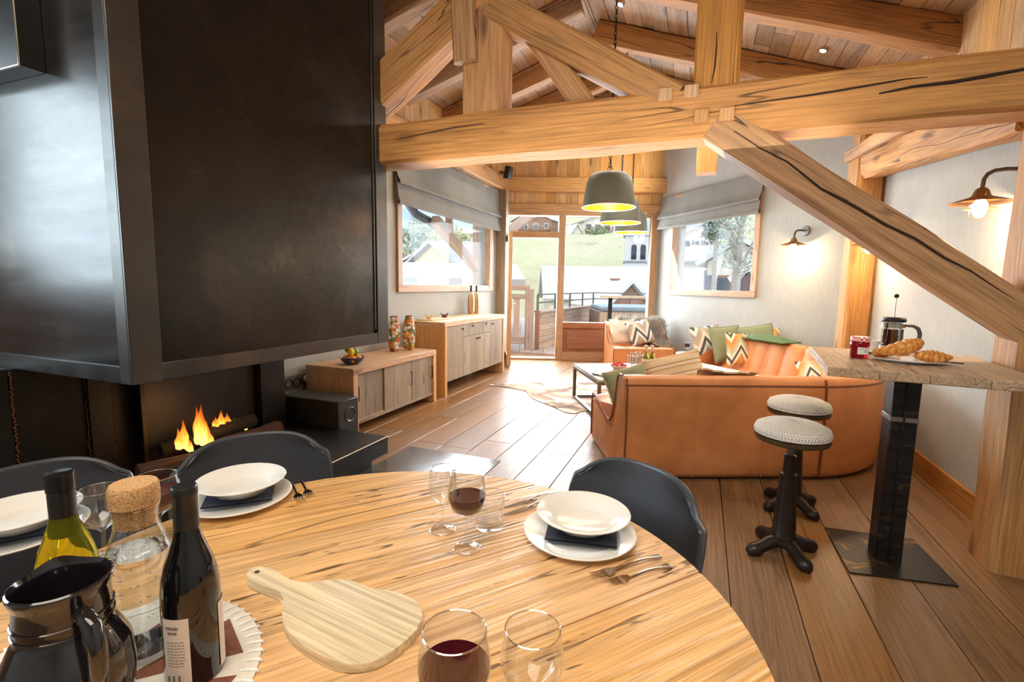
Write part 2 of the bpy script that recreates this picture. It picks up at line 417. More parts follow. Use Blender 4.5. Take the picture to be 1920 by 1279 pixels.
for side in ('R', 'L'):
    sl = -.357 if side == 'R' else .30
    ang = math.atan(sl); x0 = 1.62 if side == 'R' else -3.42; z0 = 3.26 if side == 'R' else 3.65
    length = (1.62-RX)/cos(ang) if side == 'R' else (RX+3.42+1.4)/cos(ang)
    d = 0
    while d < length-.02:
        w = random.uniform(.13, .21); e = min(d+w, length); y = -2.4-random.random()*2
        while y < 9.5:
            y2 = min(y+random.uniform(2.6, 4.2), 9.6)
            if y2 > 1.0 or True:
                s = 1 if side == 'R' else -1
                if side == 'R': dd = -(d+e)/2
                else: dd = (d+e)/2 - 1.4/cos(ang)
                c = Vector((x0+dd*cos(ang), (y+y2)/2, z0+dd*sin(ang)))
                lift = random.uniform(0, .010)
                Mx = Matrix.Translation(c) @ Matrix.Rotation(-ang, 4, 'Y') @ Matrix.Translation((0, 0, .015+lift))
                slab('board', (-(e-d)/2+.0015, -(y2-y)/2+.001, -.012), ((e-d)/2-.0015, (y2-y)/2-.001, .012), M_deck, ce, 'y', .002, M=Mx)
            y = y2
        d = e
for Y in (.6, 2.0, 3.6, 4.56, 5.7, 6.84, 7.6):
    beam('rafter', (1.66, Y, 3.04+.11+.357*(1.62-1.66)), (RX+.02, Y, 3.15+.357*(1.62-RX-.02)), .17, .22, M_beam_dark, ce, jit=.014)
for Y in (.7, 2.2, 3.9, 5.1, 6.03, 6.9, 7.65):
    beam('rafter', (-3.45, Y, 3.43+.11), (RX-.02, Y, 3.54+.30*(RX+3.40)), .17, .22, M_beam_dark, ce, jit=.014)

# wall timbers and boards
beam('wall_plate', (-3.36, 1.3, 3.10), (-3.36, 8.12, 3.10), .22, .24, M_beam, wl, jit=.006)
beam('corner_post', (-3.34, 7.98, 0), (-3.34, 7.98, 2.98), .24, .14, M_grey, wl, up=(0, 1, 0), jit=.003, cham=.008)
y = 1.3
random.seed(5)
while y < 8.1:
    w = random.uniform(.15, .22); slab('board', (XL-.01, y, 3.2), (XL+.03, min(y+w, 8.13)-.003, 3.7), M_board, wl, 'z', M=Matrix.Identity(4).copy()); y += w
t = 0.0
while t < L_back+.03:
    w = random.uniform(.14, .24); e = min(t+w, L_back+.05)
    slab('board', (t, -.03-random.random()*.008, 2.70), (e-.003, .01, 4.38), M_board, wb, 'z'); t = e
slab('wall_beam', (0, -.13, 2.99), (L_back+.06, 0, 3.24), M_board, wb, 'x', .012)
slab('lintel', (0, -.07, 2.655), (L_back+.04, .0, 2.79), M_board, wb, 'x', .006)
y = 6.25
while y > -2.3:
    w = random.uniform(.15, .22); slab('board', (XR-.03-random.random()*.006, y-w+.003, 2.70), (XR+.01, y, 3.4), M_board, wr, 'z', M=Matrix.Identity(4)); y -= w
beam('corner_post', (1.50, 6.02, -.01), (1.50, 6.02, 3.1), .24, .30, M_beam, wr, up=(0, 1, 0), jit=.01, cham=.03)
beam('wall_timber', (1.50, 6.35, 2.66), (1.50, 3.25, 2.29), .20, .26, M_beam, wr, jit=.02, cham=.03)
beam('wall_timber', (1.38, 6.28, 2.78), (1.38, 4.3, 2.60), .08, .12, M_beam, wr, jit=.01, cham=.012)
beam('wall_post', (1.51, 3.07, -.01), (1.51, 3.07, 2.35), .22, .26, M_beam, wr, up=(0, 1, 0), jit=.012, cham=.03)
slab('baseboard_right', (XR-.022, -2.3, 0), (XR, 5.86, .155), M_skirt, None, 'y', .004)['kind'] = 'structure'
bb = slab('baseboard_bay', (0.02, -.02, 0), (L_bay-.2, 0, .12), M_skirt, None, 'x', .004, M=F_bay); bb['kind'] = 'structure'

# roof truss across the room
tr = thing('roof_truss', 'honey-coloured hewn timber roof truss with tie beam, posts and long diagonal brace', 'roof truss', (0, 3.07, 0))
beam('tie_beam', (-3.45, 3.07, 2.335), (1.64, 3.07, 2.325), .24, .275, M_beam, tr, jit=.012, cham=.022, n=24)
beam('post', (-1.395, 3.07, 2.46), (-1.395, 3.07, 4.15), .20, .29, M_beam, tr, up=(1, 0, 0), jit=.012)
beam('post', (0.005, 3.07, 2.46), (0.005, 3.07, 3.75), .20, .235, M_beam, tr, up=(1, 0, 0), jit=.010)
beam('strut', (-2.42, 3.07, 2.60), (-1.42, 3.07, 3.24), .20, .26, M_beam, tr, jit=.014)
beam('diagonal', (-1.34, 3.05, 3.12), (-.20, 3.05, 2.41), .20, .17, M_beam, tr, jit=.012)
beam('strut', (-1.06, 3.07, 2.92), (-.72, 3.07, 2.44), .14, .14, M_beam, tr, jit=.008)
beam('brace', (.02, 3.05, 2.27), (1.50, 3.05, 1.19), .20, .195, M_beam, tr, jit=.014, cham=.02, n=24)
beam('half_lapped_post', (-1.50, 2.95, 2.78), (-1.56, 2.95, 3.9), .06, .16, M_beam, tr, up=(1, 0, 0), jit=.008)
for px, py in ((1247, 177), (1297, 171), (1315, 217), (1363, 214)):
    p = onY(px, py, 2.945); slab('peg', (p.x-.038, 2.938, p.z-.034), (p.x+.038, 2.96, p.z+.034), M_carcass, tr, 'z', .003, M=Matrix.Identity(4))
beam('hanging_post', (-.03, 6.12, 2.66), (-.03, 6.12, 3.75), .2, .22, M_beam, ce, up=(1, 0, 0), jit=.012)

# long drying cracks in the old timbers
M_crack = plain('drying_crack', (52, 36, 26), .9)
def crack(pts, y, r=.0055):
    P = [onY(a, c, y) for a, c in pts]; n = len(P)
    B().tube(P, [r*(.25+.75*sin(pi*min(1, (i+.3)/(n-.4)))) for i in range(n)], 6).build('drying_crack', M_crack, tr, world=Matrix.Identity(4))
def zz(L, ox, oy, k): return [(ox+a/k, oy+c/k) for a, c in L]
crack(zz([(180, 635), (420, 600), (640, 570), (800, 545), (1000, 510), (1200, 475), (1340, 462)], 1320, 0, 3.197), 2.949)
crack(zz([(1050, 560), (1250, 520), (1500, 490), (1700, 455), (1918, 415), (2100, 380)], 1320, 0, 3.197), 2.949, .009)
crack(zz([(180, 785), (330, 885), (500, 970), (600, 1050), (700, 1130), (860, 1210)], 1320, 0, 3.197)+zz([(330, 235), (470, 310), (640, 410), (800, 485), (960, 590), (1100, 660), (1250, 760), (1395, 850)], 1440, 280, 2.906), 2.950, .0065)
crack(zz([(80, 0), (75, 280), (65, 400), (45, 500)], 1320, 0, 3.197), 2.972, .006); crack(zz([(530, 280), (533, 450), (528, 650)], 720, 0, 3.197), 2.972, .004)
crack(zz([(60, 840), (250, 800), (420, 765), (600, 740)], 720, 0, 3.197), 2.949, .004)
# windows
def window(name, F, t0, t1, z0, z1, fw=.085, inner=.06):
    r = empty(name, None, 'structure'); r.matrix_basis = F
    slab('frame_rail', (t0, -.035, z0), (t1, .10, z0+fw), M_frame, r, 'x'); slab('frame_rail', (t0, -.035, z1-fw), (t1, .10, z1), M_frame, r, 'x')
    slab('frame_stile', (t0, -.035, z0+fw), (t0+fw, .10, z1-fw), M_frame, r, 'z'); slab('frame_stile', (t1-fw, -.035, z0+fw), (t1, .10, z1-fw), M_frame, r, 'z')
    B().box(t0+fw-.01, t1-fw+.01, .045, .055, z0+fw-.01, z1-fw+.01).build('pane', M_pane, r, smooth=0)
    return r
window('window_1', F_left, 3.66, 6.50, 1.25, 2.62, .09)
window('window_2', F_bay, .32, 2.25, 1.24, 2.66, .09)
# glazed door front
d1 = empty('door_1', None, 'structure'); d1.matrix_basis = F_back
slab('jamb', (0, -.05, 0), (.10, .12, 2.66), M_frame, d1, 'z'); slab('jamb', (2.66, -.05, 0), (2.76, .12, 2.66), M_frame, d1, 'z')
slab('mullion', (1.02, -.05, 0), (1.14, .12, 2.60), M_frame, d1, 'z'); slab('head_rail', (.10, -.05, 2.59), (2.66, .12, 2.66), M_frame, d1, 'x')
slab('transom', (.10, -.05, 2.20), (1.02, .12, 2.31), M_frame, d1, 'x'); slab('door_sill', (.10, -.06, 0), (1.02, .14, .035), M_frame, d1, 'x')
slab('bottom_rail', (1.14, -.05, 0), (2.66, .10, .16), M_frame, d1, 'x'); slab('panel_rail', (1.14, -.05, .60), (2.66, .10, .70), M_larch, d1, 'x')
slab('panel', (1.14, -.01, .16), (2.66, .05, .60), M_larch, d1, 'x'); slab('panel_field', (1.22, -.03, .21), (2.58, -.005, .56), M_larch, d1, 'x', .012)
B().box(1.12, 2.68, .03, .045, .68, 2.60).build('pane', M_pane, d1, smooth=0); B().box(.09, 1.04, .03, .045, 2.29, 2.60).build('pane', M_pane, d1, smooth=0)
hx = F_back @ Vector((.10, -.03, 0)); dv = Vector((-hx.x, -hx.y, 0)).normalized()
d2 = empty('door_2', None, 'structure'); d2.matrix_basis = frame((hx.x, hx.y, .03), atan2(dv.y, dv.x)+radians(2.0))
slab('stile', (0, 0, 0), (.11, .06, 2.18), M_frame, d2, 'z'); slab('stile', (.80, 0, 0), (.91, .06, 2.18), M_frame, d2, 'z')
slab('rail', (.11, 0, 0), (.80, .06, .14), M_frame, d2, 'x'); slab('rail', (.11, 0, 2.07), (.80, .06, 2.18), M_frame, d2, 'x')
B().box(.10, .81, .025, .035, .13, 2.08).build('pane', M_pane, d2, smooth=0)
hb = B().tube([(.86, .06, 1.02), (.86, .11, 1.02), (.76, .115, 1.02)], .009, 8).box(.84, .88, .06, .066, .92, 1.10); hb.build('handle', M_silver, d2)

# roman blinds
def blind_mat():
    s = N('grey_linen_blind'); s.coords((1, 1, 1)); v = s.map((260, 260, 40)); n = s.noise(v, 1, 2); m = s.noise(s.map((3, 3, 1)), 1, 3)
    k = s.math('ADD', s.math('MULTIPLY', n, .5), s.math('MULTIPLY', m, .5)); c = lin((128, 126, 120))
    s.set(Base_Color=s.ramp(k, [(.3, tuple(x*.82 for x in c)), (.7, tuple(x*1.1 for x in c))]), Roughness=.9); s.bump(n, .2, .002); return s.m
M_blind = blind_mat()
def blind(label, F, t0, t1, ztop, zbot, group):
    r = thing('roman_blind', label, 'blind', group=group); r.matrix_basis = F @ Matrix.Translation((t0, 0, zbot))
    L = t1-t0; Hh = ztop-zbot
    fold = .36*Hh
    prof = [(-.05, Hh), (-.052, Hh*.8), (-.06, fold+.12), (-.085, fold+.05), (-.115, fold+.005), (-.11, fold-.02), (-.075, fold-.005), (-.05, fold+.03)]
    prof2 = [(-.05, fold+.06), (-.07, fold*.75), (-.085, fold*.35), (-.105, .03), (-.098, 0.0), (-.06, .02), (-.045, .06)]
    def sheet(pf, seed):
        def fn(u, v):
            q = v*(len(pf)-1); i = min(int(q), len(pf)-2); f = q-i
            y = pf[i][0]*(1-f)+pf[i+1][0]*f; z = pf[i][1]*(1-f)+pf[i+1][1]*f
            w = noise.noise(Vector((u*L*2.2, v*2, seed)))*.012 + noise.noise(Vector((u*L*7, v*1.5, seed+9)))*.006
            sag = -.03*sin(pi*u)*(v if pf is prof else 1)*.5
            fl_ = .02*max(0, 1-u/.05)+.02*max(0, 1-(1-u)/.05)
            return (u*L + (w*.6), y + w, z + sag*.4 + fl_*(.5-v)*.6)
        return fn
    B().grid(sheet(prof, 1.3), 48, 22).solidify(.004).build('upper_fold', M_blind, r)
    B().grid(sheet(prof2, 7.7), 48, 16).solidify(.004).build('lower_fold', M_blind, r)
    slab('head_rail', (.01, -.045, Hh-.04), (L-.01, 0, Hh), M_frame, r, 'x')
    return r
b1 = blind('folded grey linen roman blind over the left window beside the black fireplace hood', F_left, 3.60, 6.70, 2.97, 2.27, 'grey roman blinds')
B().tube([(2.72, -.05, .2), (2.72, -.05, -.92), (2.745, -.05, -.98), (2.77, -.05, -.92), (2.77, -.05, .2)], .006, 6).build('pull_cord', M_white, b1)
blind('folded grey linen roman blind over the right window, above the leather sofa', F_bay, .06, 2.27, 2.90, 2.36, 'grey roman blinds')
# ================================================================ FIREPLACE
HX, HY0, HY1, HZ = -2.17, 1.265, 3.03, .925
hood = thing('fireplace_hood', 'huge black steel fireplace hood with welded frame hanging over the open fire', 'fireplace hood', (-2.75, 2.15, HZ))
I4 = Matrix.Identity(4)
def sl(name, lo, hi, mat, par, g='z', bev=.002): return slab(name, lo, hi, mat, par, g, bev, M=I4)
sl('hood_body', (-3.38, HY0+.03, HZ+.03), (HX-.03, HY1-.03, 3.75), M_steel2, hood)
sl('front_panel', (HX-.03, HY0+.10, HZ+.06), (HX-.012, 2.875, 3.78), M_steel, hood)
sl('left_panel', (-3.38, HY0+.012, HZ+.05), (HX-.06, HY0+.03, 3.7), M_steel_left, hood)
sl('corner_stile', (HX-.012, HY0, HZ), (HX, HY0+.125, 3.9), M_steel_trim, hood)
sl('corner_stile', (HX-.08, HY0, HZ), (HX-.012, HY0+.012, 3.9), M_steel_trim, hood)
sl('right_stile', (HX-.03, 2.905, HZ), (HX, HY1, 3.9), M_steel_trim, hood)
sl('hinge_bar', (HX-.02, 2.878, HZ+.10), (HX-.004, 2.892, 3.9), M_steel_trim, hood)
sl('bottom_rail', (HX-.02, HY0+.125, HZ), (HX-.001, 2.905, HZ+.078), M_steel_trim, hood, 'y')
sl('bottom_rail', (-3.38, HY0+.001, HZ), (HX-.08, HY0+.02, HZ+.07), M_steel_trim, hood, 'x')
sl('bottom_plate', (-3.38, HY0+.012, HZ+.005), (HX-.02, HY1, HZ+.03), M_soot, hood, 'y')
cv = sl('cover_box', (-3.38, HY0-.075, 2.21), (-2.60, HY0+.012, 3.3), M_steel2, hood)
sl('edge_strip', (-3.38, HY0-.079, 2.205), (-2.597, HY0-.072, 2.213), M_silver, cv, 'x'); sl('edge_strip', (-2.602, HY0-.079, 2.205), (-2.596, HY0-.072, 3.3), M_silver, cv)
hb = B()
for i in range(14): hb.sphere((HX-.006+random.uniform(-.003, .003), HY0+.124+random.uniform(-.004, .004), HZ+.012+i*.005), .005, 1)
hb.build('weld_seam', M_steel_trim, hood, world=I4)

fb = thing('firebox', 'blackened steel plates lining the open fireplace below the hood', 'firebox', (-3.1, 2.0, .22))
ys = [0.30, 1.245, 1.54, 1.66, 1.775, 2.60]
for a, c in zip(ys, ys[1:]):
    sl('steel_panel', (-3.38, a+.005, .22), (-3.05+(.02 if c in (1.66,) else 0), c-.005, HZ), M_soot if c != 1.54 else M_steel2, fb)
for yv in ys[1:4]:
    w = B()
    for i in range(60): w.sphere((-3.045+random.uniform(-.003, .004), yv+random.uniform(-.004, .004), .23+i*.0115), .0055, 1)
    w.build('weld_seam', plain('firelit_weld', (120, 78, 44), .6, .5, .3) if 'firelit_weld' not in bpy.data.materials else bpy.data.materials['firelit_weld'], fb, world=I4)  # orange of the reflected fire is put into the seam colour
sl('steel_fin', (-3.05, 1.765, .22), (-2.97, 1.79, HZ), M_steel2, fb)
sl('side_column', (-3.38, 2.61, .22), (-3.0, 2.83, HZ), M_steel2, fb)
sl('timber_edge', (-3.38, 2.835, .22), (-3.31, 2.875, HZ), M_beam, fb)
he = thing('hearth', 'black steel hearth slab running under the fire to the low cabinet', 'hearth', (-2.8, 1.6, 0))
sl('slab', (-3.38, .3, .09), (-2.13, 2.95, .22), M_steel2, he, 'y', .004); sl('plinth', (-3.38, .35, 0), (-2.21, 2.86, .09), M_steel2, he, 'y')
sl('edge_strip', (-2.137, .3, .216), (-2.127, 2.95, .2225), plain('brass_edge', (150, 120, 86), .4, .8), he, 'y')
fpl = tag(slab('floor_plate', (-2.21, 1.9, .0007), (-1.38, 3.36, .005), N('polished_floor_plate').set(Base_Color=(.30, .31, .32), Metallic=.9, Roughness=.16).m, None, 'y', .001, M=I4), 'thin polished steel spark plate lying on the floor before the hearth', 'floor plate')

M_log = wood('bark_log', (42, 28, 20), (88, 58, 38), (140, 100, 68), 2.2, .9, .9, .3, .2, .9)
M_char = plain('charred_wood', (30, 26, 25), .9, 0, .6, 40, .9)
def log(p0, p1, r, mat, label, seed):
    p0, p1 = Vector(p0), Vector(p1); L = (p1-p0).length; b = B(); n = 14; rings = []
    def fn(u, v):
        a = 2*pi*v; k = r*(1+.16*noise.noise(Vector((cos(a)*1.5, sin(a)*1.5, seed+u*3)))+.05*noise.noise(Vector((cos(a)*5, sin(a)*5, seed+u*12))))
        return ((u-.5)*L, cos(a)*k, sin(a)*k)
    b.grid(fn, 16, 18, cv=True)
    x = (p1-p0)/L; z = Vector((0, 0, 1)); y = z.cross(x).normalized(); z = x.cross(y)
    M = Matrix(((x.x, y.x, z.x, 0), (x.y, y.y, z.y, 0), (x.z, y.z, z.z, 0), (0, 0, 0, 1))); M.translation = (p0+p1)/2
    for i in (0, 1):
        c = [v for v in b.bm.verts if abs(v.co.x - (i-.5)*L) < 1e-5]
        c.sort(key=lambda v: atan2(v.co.z, v.co.y)); b.bm.faces.new(c)
    return tag(b.build('firewood_log', mat, world=M), label, 'log', 'logs in the fire')
log((-2.76, 1.60, .30), (-2.62, 2.02, .295), .072, M_log, 'thick bark-covered log lying lowest at the front of the fire', 3)
log((-2.98, 1.86, .34), (-2.86, 2.42, .40), .042, M_char, 'charred black log burning across the top of the fire', 8)
log((-2.82, 2.05, .30), (-2.86, 2.62, .285), .052, M_log, 'split log glowing at the right end of the fire beside the steel column', 14)
ash = B().grid(lambda u, v: (-3.0+u*.42, 1.6+v*.95, .222+.02*sin(pi*u)*sin(pi*v)*(1+.6*noise.noise(Vector((u*9, v*18, 2))))), 14, 28)
tag(ash.build('embers', None or (lambda: (lambda s: (s.set(Base_Color=(.02, .015, .012), Roughness=.9, Emission_Color=(1, .18, .02), Emission_Strength=s.ramp(s.noise(s.coords((1, 1, 1), False), 22, 4), [(.55, (0, 0, 0)), (.68, (2.5, 2.5, 2.5))])), s.m)[1])(N('glowing_embers')))()), 'bed of glowing embers and ash under the burning logs', 'embers', kind='stuff')
def flame_mat():
    s = N('fire_flame'); v = s.coords((1, 1, 1)); sep = s.n('SeparateXYZ'); tc = s.n('TexCoord'); s.l(tc.outputs['Object'], sep.inputs[0])
    n = s.noise(s.map((2.5, 2.5, .9)), 2.2, 4, .6, 1.0)
    k = s.math('ADD', sep.outputs['Z'], s.math('MULTIPLY', s.math('SUBTRACT', n, .5), .9))
    c = s.ramp(k, [(0.0, (1, .55, .12)), (.35, (1, .34, .035)), (.75, (1, .16, .01)), (1.0, (.8, .06, .0))])
    em = s.n('Emission'); s.l(c, em.inputs[0]); s.l(s.ramp(k, [(0, (3.2, 3.2, 3.2)), (.4, (1.9, 1.9, 1.9)), (1, (.6, .6, .6))]), em.inputs[1])
    tr = s.n('BsdfTransparent'); lw = s.n('LayerWeight'); lw.inputs[0].default_value = .5
    edge = s.math('SUBTRACT', 1.0, lw.outputs['Facing']); edge = s.math('MULTIPLY', edge, s.ramp(k, [(.25, (1.2, 1.2, 1.2)), (.95, (.15, .15, .15))]), clamp=True)
    mx = s.n('MixShader'); s.l(edge, mx.inputs[0]); s.l(tr.outputs[0], mx.inputs[1]); s.l(em.outputs[0], mx.inputs[2]); s.l(mx.outputs[0], s.out.inputs[0]); return s.m
M_flame = flame_mat()
fire = thing('fire', 'orange flames leaping from the burning logs in the black fireplace', 'fire', (-2.85, 2.0, .27))
def flame(c, h, w, seed):
    def fn(u, v):
        a = 2*pi*u; t = v; r = w/h*max(.0, (sin(pi*min(1, t*.95+.14)**.75))*(1-t)**.55)*(1+.55*noise.noise(Vector((cos(a)*1.4, sin(a)*1.4, t*4+seed))))
        return (r*cos(a)+.30*w/h*noise.noise(Vector((t*2.6, seed, 1)))*t*2.2, r*sin(a)*.7, t)
    M = Matrix.Translation(c) @ Matrix.Diagonal((h, h, h, 1))
    B().grid(fn, 20, 28, cu=True).build('flame', M_flame, fire, world=M, smooth=180)
for px, py, X_, h, w in ((336, 842, -2.80, .15, .030), (346, 840, -2.80, .20, .034), (356, 846, -2.78, .09, .030), (372, 832, -2.84, .27, .034), (381, 834, -2.83, .31, .040), (390, 838, -2.82, .19, .038), (406, 806, -2.92, .10, .035), (416, 804, -2.92, .15, .034), (427, 802, -2.92, .12, .036), (440, 800, -2.92, .07, .03), (461, 806, -2.88, .085, .016)):
    flame(onX(px, py, X_), h, w, px*.37)
lamp('fire_glow', 'POINT', (-2.72, 2.05, .52), 4, (1, .45, .12), shadow_soft_size=.12)

# wall socket, subwoofer
sk = thing('wall_socket', 'grey triple wall socket with a white plug beside the low cabinet', 'socket', (-3.39, 3.33, .45))
sl('cover_plate', (-3.40, 3.19, .385), (-3.386, 3.47, .52), plain('socket_grey', (120, 122, 124), .4, .3), sk)
for yy in (3.235, 3.33, 3.425):
    B().lathe([(.044, 0), (.044, .006), (.036, .007), (.034, -.004), (0, -.004)], 20).build('socket_ring', M_blackmat, sk, world=Matrix.Translation((-3.386, yy, .452)) @ Matrix.Rotation(pi/2, 4, 'Y'))
B().lathe([(.028, 0), (.028, .03), (.02, .045), (0, .045)], 16).build('plug', M_white, sk, world=Matrix.Translation((-3.38, 3.425, .47)) @ Matrix.Rotation(pi/2, 4, 'Y'))
sw = thing('subwoofer', 'black box subwoofer with a round bass port between hearth and low cabinet', 'speaker', (-2.9, 3.08, 0))
sl('cabinet', (-3.2, 2.965, .015), (-2.60, 3.20, .425), M_blackmat, sw, 'x', .006)
B().lathe([(.062, .002), (.058, .006), (.050, 0), (.046, -.02), (.018, -.03), (.016, -.012), (0, -.008)], 24).build('bass_port', plain('port_grey', (92, 92, 92), .3, .3), sw, world=Matrix.Translation((-2.599, 3.10, .30)) @ Matrix.Rotation(pi/2, 4, 'Y'))
for a in (-3.17, -2.65):
    for c in (2.99, 3.17): B().lathe([(.015, 0), (.015, .016)], 10).build('foot', M_blackmat, sw, world=Matrix.Translation((a, c, 0)))

# ================================================================ CABINETS ALONG THE LEFT WALL
def bar_handle(par, x, y, z, h=.13):
    B().tube([(x, y, z-h/2), (x+.022, y, z-h/2), (x+.022, y, z+h/2), (x, y, z+h/2)], .005, 6).build('handle', M_chain, par, world=I4)
lc = thing('low_cabinet', 'low pine cabinet with grey sliding doors standing beside the hearth', 'cabinet', (-3.08, 4.12, 0))
cx0, cx1, cy0, cy1 = -3.35, -2.81, 3.40, 4.84
sl('top', (cx0, cy0, .545), (cx1, cy1, .605), M_carcass, lc, 'y', .004)
sl('side_panel', (cx0, cy0, 0), (cx1, cy0+.065, .545), M_carcass, lc, 'z', .004); sl('side_panel', (cx0, cy1-.065, 0), (cx1, cy1, .545), M_carcass, lc, 'z', .004)
sl('back_panel', (cx0, cy0+.065, .05), (cx0+.02, cy1-.065, .545), M_grey, lc, 'z'); sl('bottom_shelf', (cx0, cy0+.065, .10), (cx1-.03, cy1-.065, .12), M_carcass, lc, 'y')
sl('track_rail', (cx1-.06, cy0+.065, .085), (cx1-.012, cy1-.065, .115), M_grey, lc, 'y')
ys = [cy0+.068, 3.875, 4.36, cy1-.068]
for i, (a, c) in enumerate(zip(ys, ys[1:])):
    x1 = cx1-.022-(.014 if i == 0 else 0)
    dd = empty('door', lc); nb = 3
    for q in range(nb):
        sl('board', (x1-.022, a+.003+(c-a-.006)*q/nb, .115), (x1+random.uniform(0, .002), a+.003+(c-a-.006)*(q+1)/nb-.001, .543), M_grey, dd, 'z')
    bar_handle(dd, x1, (a+.02, c-.03, c-.02)[i], .36)
sb = thing('sideboard', 'tall pine sideboard with weathered grey doors below the left window', 'cabinet', (-3.08, 5.97, 0))
cy0, cy1, cz = 5.04, 6.92, .905
sl('top', (cx0, cy0, cz-.06), (cx1, cy1, cz), M_carcass, sb, 'y', .004)
sl('side_panel', (cx0, cy0, 0), (cx1, cy0+.06, cz-.06), M_carcass, sb, 'z', .004); sl('side_panel', (cx0, cy1-.06, 0), (cx1, cy1, cz-.06), M_carcass, sb, 'z', .004)
sl('back_panel', (cx0, cy0+.06, .1), (cx0+.02, cy1-.06, cz-.06), M_grey, sb, 'z'); sl('bottom_shelf', (cx0, cy0+.06, .17), (cx1-.04, cy1-.06, .20), M_carcass, sb, 'y')
y1, y2, y3 = [onX(p, 650, cx1).y for p in (869.5, 896.5, 921)]
ye0, ye1 = cy0+.063, cy1-.063
def front(name, a, c, z0, z1, nb, knobs):
    d = empty(name, sb)
    for q in range(nb):
        sl('board', (cx1-.032, a+.002+(c-a-.004)*q/nb, z0+.002), (cx1-.010+random.uniform(0, .003), a+.002+(c-a-.004)*(q+1)/nb-.001, z1-.002), M_grey, d, 'z')
    for yy, zz in knobs: B().lathe([(.006, 0), (.006, .014), (.013, .018), (.013, .026), (0, .03)], 12).build('knob', M_chain, d, world=Matrix.Translation((cx1-.009, yy, zz)) @ Matrix.Rotation(pi/2, 4, 'Y'))
zt = cz-.062
front('door', ye0, y1, .17, zt, 3, [(y1-.04, zt-.05)])
front('drawer', y1, (y1+y2)/2+.1, zt-.16, zt, 2, [((y1+y2)/2+.03, zt-.03)]); front('drawer', (y1+y2)/2+.1, y3, zt-.16, zt, 2, [(y3-.2, zt-.03)])
front('door', y1, y2, .17, zt-.16, 2, [(y2-.035, zt-.21)]); front('door', y2, y3, .17, zt-.16, 2, [(y2+.035, zt-.21)])
front('door', y3, ye1, .17, zt, 3, [(y3+.04, zt-.05)])

def mosaic_mat():
    s = N('mosaic_glass'); v = s.coords((1, 1, 1)); vo = s.n('TexVoronoi'); s.l(v, vo.inputs['Vector']); vo.inputs['Scale'].default_value = 26; vo.inputs['Randomness'].default_value = .8
    ve = s.n('TexVoronoi', feature='DISTANCE_TO_EDGE'); s.l(v, ve.inputs['Vector']); ve.inputs['Scale'].default_value = 26; ve.inputs['Randomness'].default_value = .8
    sep = s.n('SeparateColor'); s.l(vo.outputs['Color'], sep.inputs[0])
    c = s.ramp(sep.outputs[0], [(0, lin((222, 130, 66))), (.2, lin((234, 230, 222))), (.44, lin((96, 136, 96))), (.58, lin((234, 184, 90))), (.68, lin((224, 220, 212))), (.88, lin((206, 104, 64)))], 'CONSTANT')
    e = s.ramp(ve.outputs['Distance'], [(.035, (1, 1, 1)), (.06, (0, 0, 0))])
    s.set(Base_Color=s.mix(e, c, (.05, .04, .035)), Roughness=.3); s.bump(s.math('SUBTRACT', 1.0, e), .5, .004); return s.m
M_mosaic = mosaic_mat()
def mosaic_vase(p, label, rz):
    v = thing('mosaic_vase', label, 'vase', p, rz, 'mosaic vases on the low cabinet')
    prof = [(0, 0), (.050, 0), (.056, .01), (.068, .10), (.074, .18), (.068, .27), (.052, .34), (.042, .385), (.036, .388), (.044, .33), (.05, .2), (0, .18)]
    B().lathe(prof, 24, M=Matrix.Diagonal((1, .62, 1, 1))).build('body', M_mosaic, v); B().lathe([(.034, .384), (.042, .384), (.044, .392), (.034, .392)], 24, M=Matrix.Diagonal((1, .62, 1, 1)), closed=True).build('rim', M_chain, v)
mosaic_vase((-3.15, 4.50, .605), 'orange green and white mosaic vase, left one of the two, nearer the hood', 1.0)
mosaic_vase((-3.06, 4.66, .605), 'orange green and white mosaic vase, right one of the two, nearer the sideboard', .9)

fbw = thing('fruit_bowl', 'dark blue shallow bowl of oranges and lemons on the low cabinet', 'bowl', (-3.00, 3.62, .605))
B().lathe([(0, .004), (.055, 0), (.058, .006), (.095, .03), (.112, .066), (.108, .068), (.09, .036), (.055, .014), (0, .012)], 32).build('body', plain('blue_glaze', (52, 66, 92), .3, 0, .1), fbw)
M_or = plain('orange_peel', (240, 150, 26), .45, 0, .08, 60, .2); M_le = plain('lemon_peel', (244, 206, 40), .45, 0, .08, 60, .2); M_li = plain('lime_peel', (124, 160, 40), .45, 0, .15, 30, .2)
for nm, m, dx, dy, dz, r, s, lb in (('orange', M_or, .045, -.05, .05, .036, (1, 1, .94), 'orange at the left front of the blue bowl'), ('orange', M_or, .055, .015, .052, .036, (1, 1, .94), 'orange at the middle front of the blue bowl'), ('orange', M_or, -.01, .065, .055, .036, (1, 1, .94), 'orange at the right end of the blue bowl'),
        ('orange', M_or, -.03, -.04, .055, .036, (1, 1, .94), 'orange at the back of the blue bowl under the limes'), ('lemon', M_le, .01, -.028, .112, .032, (.95, .95, 1.2), 'upright yellow lemon on top of the oranges'), ('lime', M_li, .005, .034, .112, .034, (1, 1, 1), 'green lime on top of the oranges, right of the lemon'), ('lime', M_li, -.045, .005, .13, .033, (1.1, 1, 1), 'green lime behind the lemon, topmost of the fruit')):
    f = thing(nm, lb, nm, (-3.00+dx, 3.62+dy, .605+dz-r), 0, 'fruit in the blue bowl')
    B().sphere((0, 0, r), r, 3, s).build('skin', m, f); B().lathe([(.004, 2*r*s[2]-.002-(s[2]-1)*r), (.003, 2*r*s[2]+.003-(s[2]-1)*r), (0, 2*r*s[2]+.003-(s[2]-1)*r)], 8).build('stem', M_li, f)
